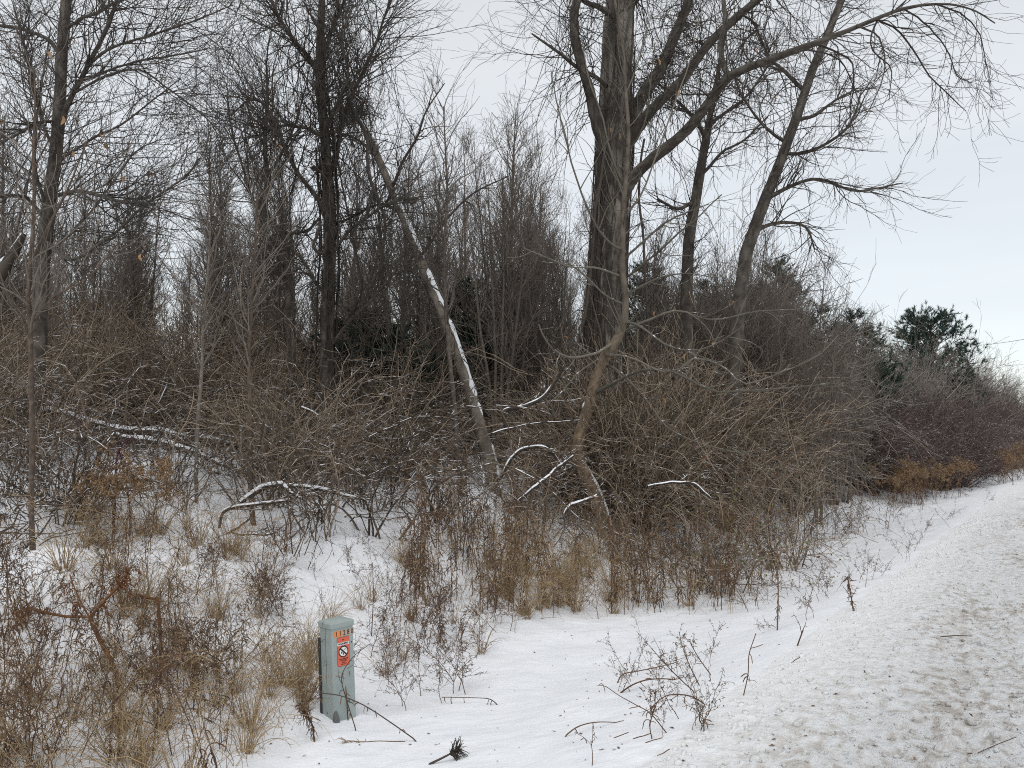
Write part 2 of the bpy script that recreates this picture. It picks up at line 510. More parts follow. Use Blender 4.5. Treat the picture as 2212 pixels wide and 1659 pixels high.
def snow_mat():
    m, nt, b = new_mat('snow'); l = nt.links
    b.inputs['Roughness'].default_value = .55; b.inputs['Specular IOR Level'].default_value = .15
    g = node(nt, 'ShaderNodeNewGeometry')
    n = node(nt, 'ShaderNodeTexNoise', Scale=3.0, Detail=5.0); l.new(g.outputs['Position'], n.inputs['Vector'])
    rp = ramp(nt, [(.3, (.83, .845, .87)), (.7, (.89, .895, .905))]); l.new(n.outputs['Fac'], rp.inputs['Fac']); l.new(rp.outputs[0], b.inputs['Base Color'])
    n2 = node(nt, 'ShaderNodeTexNoise', Scale=38.0, Detail=6.0, Roughness=.65); l.new(g.outputs['Position'], n2.inputs['Vector'])
    n3 = node(nt, 'ShaderNodeTexNoise', Scale=5.0, Detail=5.0, Roughness=.55); mp3 = node(nt, 'ShaderNodeMapping'); mp3.inputs['Scale'].default_value = (1, 2.2, 1); mp3.inputs['Rotation'].default_value = (0, 0, .5)
    l.new(g.outputs['Position'], mp3.inputs[0]); l.new(mp3.outputs[0], n3.inputs['Vector'])
    h3 = node(nt, 'ShaderNodeMath', operation='MULTIPLY_ADD'); h3.inputs[1].default_value = 2.5; l.new(n3.outputs['Fac'], h3.inputs[0]); l.new(n2.outputs['Fac'], h3.inputs[2])
    bp = node(nt, 'ShaderNodeBump', Strength=.35, Distance=.02); l.new(h3.outputs[0], bp.inputs['Height']); l.new(bp.outputs[0], b.inputs['Normal'])
    return m


def slush_mat():
    """Churned road snow: white with sandy brown grit, streaked along the road."""
    m, nt, b = new_mat('road_slush'); l = nt.links
    b.inputs['Roughness'].default_value = .6; b.inputs['Specular IOR Level'].default_value = .25
    g = node(nt, 'ShaderNodeNewGeometry')
    rot = node(nt, 'ShaderNodeMapping'); rot.inputs['Rotation'].default_value = (0, 0, math.atan2(DR[0], DR[1]))
    l.new(g.outputs['Position'], rot.inputs[0])                         # x across the road, y along it
    mp = node(nt, 'ShaderNodeMapping'); mp.inputs['Scale'].default_value = (1.5, .35, 1); l.new(rot.outputs[0], mp.inputs[0])
    big = node(nt, 'ShaderNodeTexNoise', Scale=1.2, Detail=4.0, Roughness=.6); l.new(mp.outputs[0], big.inputs['Vector'])
    mp2 = node(nt, 'ShaderNodeMapping'); mp2.inputs['Scale'].default_value = (1, .7, 1); l.new(rot.outputs[0], mp2.inputs[0])
    fine = node(nt, 'ShaderNodeTexNoise', Scale=13.0, Detail=5.0, Roughness=.6); l.new(mp2.outputs[0], fine.inputs['Vector'])
    sx = node(nt, 'ShaderNodeSeparateXYZ'); l.new(rot.outputs[0], sx.inputs[0])
    edge = node(nt, 'ShaderNodeMapRange'); edge.inputs['From Min'].default_value = -S0 - .75; edge.inputs['From Max'].default_value = -S0 + .7
    edge.inputs['To Min'].default_value = 0; edge.inputs['To Max'].default_value = 1; l.new(sx.outputs['X'], edge.inputs['Value'])
    inv = node(nt, 'ShaderNodeMath', operation='MULTIPLY_ADD'); inv.inputs[1].default_value = .55; l.new(big.outputs['Fac'], inv.inputs[0]); l.new(fine.outputs['Fac'], inv.inputs[2])
    mr = node(nt, 'ShaderNodeMapRange'); mr.inputs['From Min'].default_value = .68; mr.inputs['From Max'].default_value = .94; l.new(inv.outputs[0], mr.inputs['Value'])
    mu = node(nt, 'ShaderNodeMath', operation='MULTIPLY'); l.new(mr.outputs[0], mu.inputs[0]); l.new(edge.outputs[0], mu.inputs[1])
    rp = ramp(nt, [(0, (.86, .865, .865)), (.3, (.82, .815, .80)), (.6, (.72, .695, .66)), (1, (.52, .475, .425))])
    l.new(mu.outputs[0], rp.inputs['Fac']); l.new(rp.outputs[0], b.inputs['Base Color'])
    n2 = node(nt, 'ShaderNodeTexNoise', Scale=42.0, Detail=6.0, Roughness=.7); l.new(g.outputs['Position'], n2.inputs['Vector'])
    hs = node(nt, 'ShaderNodeMath', operation='MULTIPLY_ADD'); hs.inputs[1].default_value = -3.0; l.new(fine.outputs['Fac'], hs.inputs[0]); l.new(n2.outputs['Fac'], hs.inputs[2])
    st_ = node(nt, 'ShaderNodeMapRange'); st_.inputs['To Min'].default_value = .25; st_.inputs['To Max'].default_value = .9; l.new(edge.outputs[0], st_.inputs['Value'])
    bp = node(nt, 'ShaderNodeBump', Distance=.035); l.new(st_.outputs[0], bp.inputs['Strength']); l.new(hs.outputs[0], bp.inputs['Height']); l.new(bp.outputs[0], b.inputs['Normal'])
    return m


M['snow'] = snow_mat()
M['slush'] = slush_mat()
# ------------------------------------------------------------------ ground and road
def build_ground():
    a1 = np.radians(np.linspace(-46, 46, 620)); a2 = np.radians(np.linspace(46, 314, 90)[1:-1])
    ang = np.concatenate([a1, a2])
    rad = np.concatenate([[.25, .7, 1.2, 1.8], 2.4 * (30 / 2.4) ** np.linspace(0, 1, 470), 30 * (1500 / 30) ** np.linspace(0, 1, 90)[1:]])
    A, Rr = np.meshgrid(ang, rad)
    X, Y = Rr * np.sin(A), Rr * np.cos(A)
    Z = ground_z(X, Y)
    V = np.stack([X, Y, Z], -1).reshape(-1, 3)
    n = len(ang)
    i = np.arange(len(rad) - 1)[:, None] * n; j = np.arange(n)[None, :]; j2 = (j + 1) % n
    F = np.stack([i + j, i + n + j, i + n + j2, i + j2], -1).reshape(-1, 4)
    c = V[F].mean(1)
    s, t = st(c[:, 0], c[:, 1])
    s = s + .12 * fbm(c[:, 0] * 1.5, c[:, 1] * 1.5, 2, 44)
    on = (s < .35) & (s > -7.2)
    for name, m, mat in (('ground', ~on, M['snow']), ('road', on, M['slush'])):
        f = F[m]; used, inv = np.unique(f, return_inverse=True)
        o = part(name, raw_mesh(name, V[used], inv.reshape(f.shape), mat))
        o['kind'] = 'structure'
        o['label'] = 'snow covered ground of the verge and wood' if name == 'ground' else 'road under churned sandy slush'
    # cap under the camera
    ring = np.arange(n)


build_ground()
# ------------------------------------------------------------------ hero trees
def add_branch(root, P, Rd, mat, name='branch', sides=14, ridge=.05, freq=5, seed=1, flare=0.0):
    base = np.array(root.location)
    return part(name, trunk_mesh(name, P, Rd, mat, base, sides, ridge, freq, seed, flare), root)


def twigs_part(root, T, mat, name='twigs'):
    return part(name, T.mesh(name, mat, np.array(root.location)), root, stuff=True)


def leaf_mesh(name, size, mat, seed):
    """A curled dead leaf: a folded, drooping blade with a short stalk."""
    r = np.random.default_rng(seed)
    n = 6
    q = np.linspace(0, 1, n)
    w = np.sin(np.pi * np.clip(q * .94 + .04, 0, 1)) ** .7 * .2 * size * r.uniform(.7, 1.2)
    bend = r.uniform(.6, 1.6) * q
    x = np.cumsum(np.cos(bend)) / n * size; z = -np.cumsum(np.sin(bend)) / n * size
    fold = r.uniform(.6, 1.5)
    V, F = [], []
    for k in range(n):
        V += [(x[k], -w[k], z[k] + w[k] * fold), (x[k], 0, z[k]), (x[k], w[k], z[k] + w[k] * fold * r.uniform(.4, 1.3))]
    for k in range(n - 1):
        a = 3 * k
        F += [(a, a + 1, a + 4, a + 3), (a + 1, a + 2, a + 5, a + 4)]
    return raw_mesh(name, V, F, mat, r.random(len(V)) * .5 + .4)


LEAVES = [leaf_mesh('leaf', .12, M['leaf'], k) for k in range(4)]


def add_leaves(root, P, n, size=(.7, 1.2), parent_off=True):
    """n dead leaves hanging on random twig ends of batch P."""
    base = np.array(root.location)
    for k in rng.choice(len(P), n, replace=False):
        o = part('leaf', LEAVES[rng.integers(4)], root)
        o.location = P[k, -2] - base
        o.rotation_euler = (rng.uniform(-.5, .5), rng.uniform(.1, 1.0), rng.uniform(0, 6.28))
        o.scale = (rng.uniform(*size),) * 3


def foot(u, v, d):
    """Base point on the ground under view pixel column u at distance d."""
    p = at(u, v, d); p[2] = ground_z(p[0], p[1]) - .05
    return p


ROOT_K = [1.0]


def rooted(pts, Q=24, wob=0.0):
    """pix_line whose first point is dropped to the ground."""
    if pts[0][1] > 1000:                                       # the foot is in view: stand it where that view ray meets the ground
        b, hit = ground_at([pts[0][0]], [pts[0][1]])
        if hit[0]:
            k = b[0][1] / pts[0][2]
            ROOT_K[0] = k
            pts = [(u, v, d * k, w) for u, v, d, w in pts]
    P, Rd = pix_line(pts, Q, wob)
    g = ground_z(P[0, 0], P[0, 1]) - .08
    dz = P[0, 2] - g
    w = np.clip(1 - np.linspace(0, 1, Q) * 4, 0, 1)
    P[:, 2] -= dz * w
    return P, Rd


def limb_line(pts, Q, wob):
    return pix_line([(u, v, d * ROOT_K[0], w) for u, v, d, w in pts], Q, wob)


def big_tree():
    D = 15.5
    ROOT_K[0] = 1.0; TP, TR = rooted([(1290, 1060, D, 122), (1300, 900, D, 112), (1306, 760, D, 106), (1312, 600, D, 100), (1320, 450, D, 97), (1327, 330, D, 100),
                     (1330, 250, D, 92), (1335, 120, D, 86), (1342, 0, D, 82), (1350, -130, D, 70), (1362, -300, D, 50)], 30)
    root = thing('cottonwood_tree', 'thick furrowed trunk of the largest bare tree, hung with vines, behind the crooked sapling', 'tree', TP[0])
    part('trunk', trunk_mesh('trunk', TP, TR, M['big_bark'], TP[0], 56, .16, 15, 3, .15, .13, .05), root)
    limbs = [
        [(1312, 330, D - .2, 40), (1285, 250, D - .5, 36), (1268, 170, D - .8, 32), (1240, 70, D - 1, 30), (1246, 0, D - 1.1, 28), (1285, -90, D - 1.2, 22), (1300, -200, D - 1.3, 14)],
        [(1320, 200, D, 16), (1288, 168, D - .5, 13), (1250, 148, D - .8, 12), (1212, 118, D - 1, 10), (1180, 95, D - 1.2, 8), (1148, 72, D - 1.3, 5)],
        [(1340, 330, D, 40), (1378, 275, D - .3, 36), (1420, 225, D - .6, 32), (1475, 175, D - 1, 29), (1530, 95, D - 1.3, 27), (1600, 30, D - 1.6, 24), (1680, -30, D - 2, 18), (1800, -80, D - 2, 10)],
        [(1340, 440, D - .2, 46), (1380, 370, D - .6, 40), (1440, 320, D - 1.1, 38), (1500, 262, D - 1.6, 36), (1548, 195, D - 2.1, 33), (1585, 160, D - 2.5, 30),
         (1650, 135, D - 3, 26), (1720, 108, D - 3.5, 24), (1800, 78, D - 3.8, 19), (1880, 45, D - 4, 15), (1950, 18, D - 4.2, 12), (2020, 8, D - 4.4, 9), (2090, 14, D - 4.5, 6), (2150, 50, D - 4.5, 4)],
        [(1572, 165, D - 2.4, 20), (1560, 128, D - 2.3, 17), (1557, 90, D - 2.3, 15), (1568, 40, D - 2.3, 14), (1560, -20, D - 2.3, 12), (1570, -120, D - 2.3, 7)],
        [(1350, 300, D + .2, 46), (1385, 215, D + .6, 40), (1425, 150, D + .9, 38), (1462, 70, D + 1.2, 32), (1485, 0, D + 1.4, 28), (1510, -110, D + 1.5, 20)],
        [(1350, 60, D, 22), (1310, 25, D - .4, 18), (1268, 5, D - .7, 15), (1215, -40, D - 1, 10)],
        [(1360, 20, D, 26), (1395, -30, D - .3, 22), (1440, -100, D - .4, 14)],
    ]
    L = [limb_line(p, 22, .12) for p in limbs]
    L = [(P, Rd * (.8 if k == 3 else .9)) for k, (P, Rd) in enumerate(L)]
    for k, (P, Rd) in enumerate(L):
        b = add_branch(root, P, Rd, M['bark'], 'branch', 20, .14, 8, 10 + k)
        if k == 3: b['label'] = 'long limb arching far out over the road verge'
    T = Tubes()
    # drooping side branches of the long limb, drawn from the photograph
    drops = [
        [(1890, 40, D - 4, 9), (1935, 62, D - 4, 8), (1975, 110, D - 4, 7), (2010, 165, D - 4, 6), (2050, 205, D - 4, 5), (2088, 240, D - 4, 3)],
        [(1850, 55, D - 4, 8), (1895, 75, D - 4, 7), (1912, 110, D - 4, 6), (1908, 160, D - 4.1, 5), (1890, 210, D - 4.1, 4), (1865, 260, D - 4.1, 3)],
        [(1950, 18, D - 4.2, 8), (1990, 40, D - 4.2, 7), (2035, 90, D - 4.3, 6), (2055, 130, D - 4.3, 5), (2070, 165, D - 4.4, 4), (2100, 180, D - 4.4, 2)],
        [(2020, 8, D - 4.4, 8), (2080, 35, D - 4.4, 6), (2115, 70, D - 4.4, 5), (2125, 120, D - 4.4, 4), (2140, 180, D - 4.4, 2)],
        [(1760, 95, D - 3.6, 10), (1800, 110, D - 3.5, 8), (1840, 135, D - 3.4, 7), (1845, 190, D - 3.4, 6), (1835, 240, D - 3.4, 4), (1850, 300, D - 3.4, 3)],
        [(1700, 118, D - 3.3, 10), (1745, 108, D - 3.2, 8), (1790, 120, D - 3.1, 7), (1830, 150, D - 3, 6), (1860, 230, D - 3, 4)],
        [(1570, 175, D - 2.4, 9), (1535, 200, D - 2.2, 7), (1480, 205, D - 2, 6), (1440, 190, D - 1.9, 4)],
        [(1600, 30, D - 1.6, 10), (1640, 60, D - 1.6, 9), (1600, 95, D - 1.8, 8), (1625, 135, D - 2, 7), (1680, 150, D - 2, 6), (1700, 200, D - 2, 4)],
        [(1900, 35, D - 4, 8), (1880, 100, D - 4, 6), (1925, 150, D - 4, 5), (1920, 220, D - 4, 3)],
        [(1640, 140, D - 2.9, 7), (1660, 190, D - 2.9, 6), (1640, 240, D - 2.9, 5), (1665, 300, D - 2.9, 3)],
    ]
    Dp = [(P, Rd * .7) for P, Rd in (limb_line(p, 14, .6) for p in drops)]
    for P, Rd in Dp: T.add(P, Rd, 6)
    D_ = cat(*Dp)
    Ls = cat(*L)
    a = grow(*D_, 130, t=(.1, 1), L=(.4, 1.3), ang=(25, 60), rf=.55, rtip=.003, Q=8, wob=.16, up=-.06, curve=.07); T.add(*a, sides=4)
    b = grow(*a, 420, t=(.15, 1), L=(.12, .5), ang=(25, 65), rf=.6, rtip=.0028, Q=6, wob=.12, up=.10); T.add(*b)
    # long thin drooping shoots and vines hanging from the limbs
    l1 = grow(Ls[0], Ls[1], 260, t=(.2, 1), L=(.6, 2.4), ang=(30, 75), rf=.3, rmax=.012, rtip=.0035, Q=9, wob=.18, up=.02, curve=.06); T.add(*l1, sides=4)
    l2 = grow(*l1, 1700, t=(.15, 1), L=(.25, 1.0), ang=(25, 60), rf=.6, rtip=.0027, Q=7, wob=.15, up=-.03, curve=.04); T.add(*l2)
    tr = grow(TP[8:], TR[8:], 50, t=(.1, .95), L=(.6, 2.4), ang=(40, 90), rf=.1, rmax=.016, rtip=.003, Q=9, wob=.2, up=.04); T.add(*tr)
    T.add(*grow(*tr, 160, t=(.2, 1), L=(.2, .8), ang=(25, 60), rf=.6, rtip=.0026, Q=6, wob=.15))
    twigs_part(root, T, M['twig_dark'])
    V = Tubes()
    sel = [0, 2, 5, 7]
    vl = cat(*[L[k] for k in sel])
    v1 = grow(*vl, 240, t=(.1, 1), L=(.7, 3.0), ang=(60, 120), rf=.2, rmax=.011, rtip=.004, Q=10, wob=.3, up=-.42); V.add(*v1)
    v2 = grow(*v1, 900, t=(.1, 1), L=(.15, .6), ang=(20, 70), rf=.6, rtip=.0035, Q=5, wob=.4, up=-.2); V.add(*v2)
    dense = cat(L[5], L[7])
    v3 = grow(*dense, 130, t=(.2, 1), L=(.4, 1.5), ang=(40, 110), rf=.2, rmax=.012, rtip=.004, Q=9, wob=.45, up=-.2); V.add(*v3)
    v3b = grow(*v3, 420, t=(.1, 1), L=(.15, .5), ang=(20, 80), rf=.7, rtip=.0035, Q=5, wob=.4, up=-.1); V.add(*v3b)
    # vines climbing along the trunk
    for k in range(44):
        az = rng.uniform(math.pi * .95, 2.2 * math.pi); i0 = rng.integers(0, 10); i1 = i0 + rng.integers(9, 18)
        P = TP[i0:i1]; q = np.linspace(0, 1, len(P)); aa = az + .8 * fbm(q * 3, q * 0 + k, 2, 50 + k)
        off = np.stack([np.cos(aa), np.sin(aa), 0 * aa], 1) * (TR[i0:i1] * 1.08 + .012)[:, None]
        Pv, Rv = smooth_line(P + off, np.full(len(P), rng.uniform(.006, .017)), 22); V.add(Pv, Rv, 5)
        if k < 14: V.add(*grow(Pv, Rv, 12, L=(.2, .9), ang=(30, 90), rf=.5, rtip=.003, Q=6, wob=.4, up=-.1))
    twigs_part(root, V, M['vine'], 'hanging_vines')
    # dark hanging vine ropes left of the trunk
    W = Tubes()
    for pts in ([(1300, 380, D - .9, 7), (1286, 520, D - .9, 9), (1272, 660, D - .9, 10), (1262, 800, D - .9, 10), (1250, 980, D - .9, 10)],
                [(1310, 300, D - .9, 6), (1288, 450, D - 1, 8), (1280, 560, D - 1, 8), (1255, 720, D - 1, 9), (1210, 900, D - 1, 9)],
                [(1392, 300, D - .4, 6), (1380, 420, D - .4, 7), (1395, 560, D - .4, 7), (1402, 760, D - .4, 8), (1410, 950, D - .4, 8)]):
        Pv, Rv = limb_line(pts, 24, .6); W.add(Pv, Rv, 6)
        W.add(*grow(Pv, Rv, 40, L=(.2, .9), ang=(30, 80), rf=.4, rtip=.003, Q=7, wob=.3, up=-.1))
    twigs_part(root, W, M['vine'], 'hanging_vines')
    add_leaves(root, l2[0], 5, (.8, 1.3))


def maple_sapling():
    D = 11.4
    ROOT_K[0] = 1.0; TP, TR = rooted([(1312, 1165, D, 40), (1300, 1110, D, 36), (1283, 1060, D, 34), (1262, 1020, D, 33), (1246, 975, D, 33), (1256, 925, D, 31), (1274, 870, D, 30),
                     (1290, 810, D, 30), (1310, 765, D - .1, 28), (1340, 720, D - .1, 24), (1352, 660, D - .1, 20), (1345, 580, D - .1, 17), (1346, 470, D - .1, 15),
                     (1352, 380, D - .1, 13), (1358, 290, D - .2, 11), (1352, 200, D - .2, 9), (1345, 100, D - .2, 9), (1328, 0, D - .2, 7), (1320, -90, D - .2, 4)], 44)
    root = thing('maple_sapling', 'slim orange brown sapling with an S-shaped crooked lower trunk before the thick tree', 'tree', TP[0])
    part('trunk', trunk_mesh('trunk', TP, TR, M['maple_bark'], TP[0], 22, .05, 6, 5, .25, .35, .1), root)
    P, Rd = smooth_line(TP[1:11], TR[1:11], 30)
    part('snow_cap', snow_strip(P, Rd, TP[0], .3, .62, .3, 3, mat=M['snow']), root)
    d = D
    bs = [
        [(1335, 735, d, 12), (1290, 762, d - .4, 10), (1240, 772, d - .7, 9), (1200, 760, d - 1, 8), (1178, 735, d - 1.2, 6), (1163, 700, d - 1.3, 4)],
        [(1300, 775, d, 9), (1255, 800, d - .3, 7), (1210, 850, d - .6, 6), (1170, 880, d - .8, 3)],
        [(1346, 690, d, 12), (1380, 705, d - .5, 9), (1440, 745, d - 1, 8), (1500, 758, d - 1.5, 7), (1560, 735, d - 1.8, 5), (1610, 700, d - 2, 3)],
        [(1340, 720, d, 12), (1400, 690, d - .2, 9), (1460, 668, d - .2, 8), (1540, 690, d - .3, 6), (1640, 672, d - .4, 4), (1720, 668, d - .4, 3)],
        [(1282, 850, d, 16), (1330, 825, d - .4, 12), (1390, 800, d - .8, 11), (1460, 808, d - 1.2, 10), (1540, 845, d - 1.6, 9), (1640, 842, d - 2, 7), (1730, 835, d - 2.2, 5), (1830, 826, d - 2.4, 3)],
        [(1460, 808, d - 1.2, 8), (1500, 775, d - 1.3, 7), (1560, 790, d - 1.4, 7), (1610, 830, d - 1.6, 6), (1700, 800, d - 1.8, 5), (1770, 765, d - 2, 4), (1810, 725, d - 2, 3)],
        [(1310, 790, d, 9), (1345, 810, d - .3, 8), (1400, 870, d - .5, 7), (1450, 930, d - .8, 6), (1540, 965, d - 1, 5), (1640, 985, d - 1.2, 3)],
        [(1348, 560, d, 10), (1390, 520, d + .1, 8), (1440, 480, d + .2, 7), (1490, 455, d + .3, 5), (1530, 440, d + .3, 3)],
        [(1346, 470, d, 9), (1385, 420, d - .3, 7), (1415, 340, d - .5, 6), (1450, 240, d - .6, 5), (1490, 130, d - .6, 4), (1510, 40, d - .6, 3)],
        [(1350, 400, d, 9), (1320, 330, d - .4, 7), (1300, 250, d - .6, 6), (1270, 160, d - .8, 5), (1255, 80, d - .8, 3)],
        [(1350, 540, d, 9), (1310, 520, d - .5, 8), (1265, 440, d - 1, 7), (1230, 330, d - 1.3, 6), (1205, 230, d - 1.4, 5), (1190, 150, d - 1.4, 3)],
        [(1346, 600, d, 9), (1290, 580, d - .6, 7), (1230, 575, d - 1, 6), (1180, 555, d - 1.3, 5), (1130, 535, d - 1.5, 3)],
        [(1352, 660, d, 9), (1310, 640, d - .5, 7), (1260, 590, d - .8, 6), (1215, 560, d - 1, 3)],
        [(1356, 330, d, 8), (1390, 270, d - .2, 6), (1405, 180, d - .3, 5), (1415, 90, d - .3, 3)],
        [(1352, 200, d - .2, 6), (1380, 130, d - .3, 5), (1400, 40, d - .3, 3)], [(1350, 190, d - .2, 6), (1325, 120, d - .3, 5), (1300, 40, d - .3, 3)],
        [(1352, 640, d, 8), (1400, 610, d + .2, 7), (1470, 590, d + .4, 5), (1540, 600, d + .5, 3)],
        [(1348, 600, d, 9), (1400, 560, d - .4, 8), (1470, 500, d - .8, 6), (1560, 420, d - 1, 4)],
        [(1300, 770, d, 8), (1360, 770, d - .7, 7), (1420, 800, d - 1.2, 6), (1480, 790, d - 1.6, 4), (1520, 745, d - 1.8, 3)],
    ]
    B = [(P, Rd * .8) for P, Rd in (limb_line(p, 16, .45) for p in bs)]
    for P, Rd in B:
        T = Tubes(); T.add(P, Rd, 7)
        part('branch', T.mesh('branch', M['maple_twig'], TP[0]), root)
    T = Tubes()
    a = grow(*cat(*B), 110, t=(.2, 1), L=(.3, 1.0), ang=(20, 50), rf=.65, rtip=.003, Q=9, wob=.09, up=.05, curve=.05); T.add(*a, sides=4)
    b = grow(*a, 210, t=(.2, 1), L=(.08, .4), ang=(25, 55), rf=.7, rtip=.003, Q=6, wob=.08, up=.08); T.add(*b)
    c = grow(TP[14:], TR[14:], 36, t=(.02, 1), L=(.4, 1.3), ang=(35, 65), rf=.3, rmax=.012, rtip=.003, Q=10, wob=.06, up=.12); T.add(*c, sides=4)
    T.add(*grow(*c, 80, t=(.2, 1), L=(.1, .5), ang=(25, 55), rf=.7, rtip=.003, Q=6, wob=.08, up=.08))
    twigs_part(root, T, M['maple_twig'])
    add_leaves(root, np.concatenate([a[0][:, -6:], b[0]]), 12, (.8, 1.3))


def leaning_trunk():
    ROOT_K[0] = 1.0; TP, TR = rooted([(1072, 1065, 11.6, 36), (1055, 985, 11.6, 36), (1032, 900, 11.6, 33), (1003, 810, 11.7, 31), (965, 700, 11.8, 30), (925, 605, 12, 28), (888, 510, 12.2, 26),
                     (850, 420, 12.5, 23), (812, 330, 12.8, 20), (785, 275, 13, 16), (760, 235, 13.2, 12)], 34)
    root = thing('leaning_dead_tree', 'slanting dead trunk with a line of snow along it, leaning into the vine-hung tree', 'tree', TP[0])
    part('trunk', trunk_mesh('trunk', TP, TR, M['pale_bark'], TP[0], 20, .06, 6, 8, .1, .4, .1), root)
    part('snow_cap', snow_strip(TP, TR, TP[0], .34, .72, .1, 11, 1.6, mat=M['snow']), root)
    T = Tubes()
    bs = [[(850, 425, 12.5, 11), (880, 432, 12.3, 10), (900, 430, 12.3, 9), (890, 440, 12.2, 6)],
          [(845, 410, 12.5, 10), (870, 350, 12.6, 8), (900, 300, 12.7, 7), (920, 240, 12.8, 5), (960, 180, 12.8, 3)],
          [(862, 455, 12.4, 9), (820, 440, 12.7, 8), (760, 470, 13, 7), (700, 490, 13.4, 6)],
          [(905, 560, 12, 8), (960, 480, 12.2, 7), (1020, 420, 12.4, 5), (1100, 380, 12.5, 3)],
          [(820, 345, 12.7, 8), (770, 300, 13, 7), (700, 280, 13.3, 5)]]
    B = [limb_line(p, 14, .3) for p in bs]
    for P, Rd in B:
        b = Tubes(); b.add(P, Rd, 8); part('branch', b.mesh('branch', M['vine'], TP[0]), root)
    a = grow(*cat(*B), 80, t=(.1, 1), L=(.3, 1.2), ang=(25, 60), rf=.5, rtip=.003, Q=8, wob=.18, up=.02); T.add(*a)
    T.add(*grow(*a, 260, L=(.15, .6), ang=(25, 60), rf=.6, rtip=.0028, Q=6, wob=.15))
    h = grow(TP[6:], TR[6:], 110, t=(0, 1), L=(.5, 2.2), ang=(60, 120), rf=.3, rmax=.012, rtip=.004, Q=10, wob=.3, up=-.4); T.add(*h)
    T.add(*grow(*h, 340, L=(.15, .5), ang=(20, 70), rf=.6, rtip=.0035, Q=5, wob=.4, up=-.15))
    twigs_part(root, T, M['vine'], 'hanging_vines')
    # the dark knot of vine stems where the trunk lodges
    K = Tubes()
    c = at(765, 240, 13.2 * ROOT_K[0])
    n = 170
    p0 = c + rng.normal(0, 1, (n, 3)) * (.26, .22, .15)
    Pk = np.empty((n, 10, 3)); Pk[:, 0] = p0; d = unit(rng.normal(size=(n, 3)) * (1, 1, .5))
    for q in range(1, 10):
        d = unit(d + rng.normal(0, .45, (n, 3)) + (c - Pk[:, q - 1]) * .5); Pk[:, q] = Pk[:, q - 1] + d * rng.uniform(.05, .10)
    K.add(Pk, np.full((n, 10), .006) * rng.uniform(.5, 1.6, (n, 1)), 4)
    part('vine_tangle', K.mesh('vine_tangle', M['vine'], TP[0]), root, stuff=True)


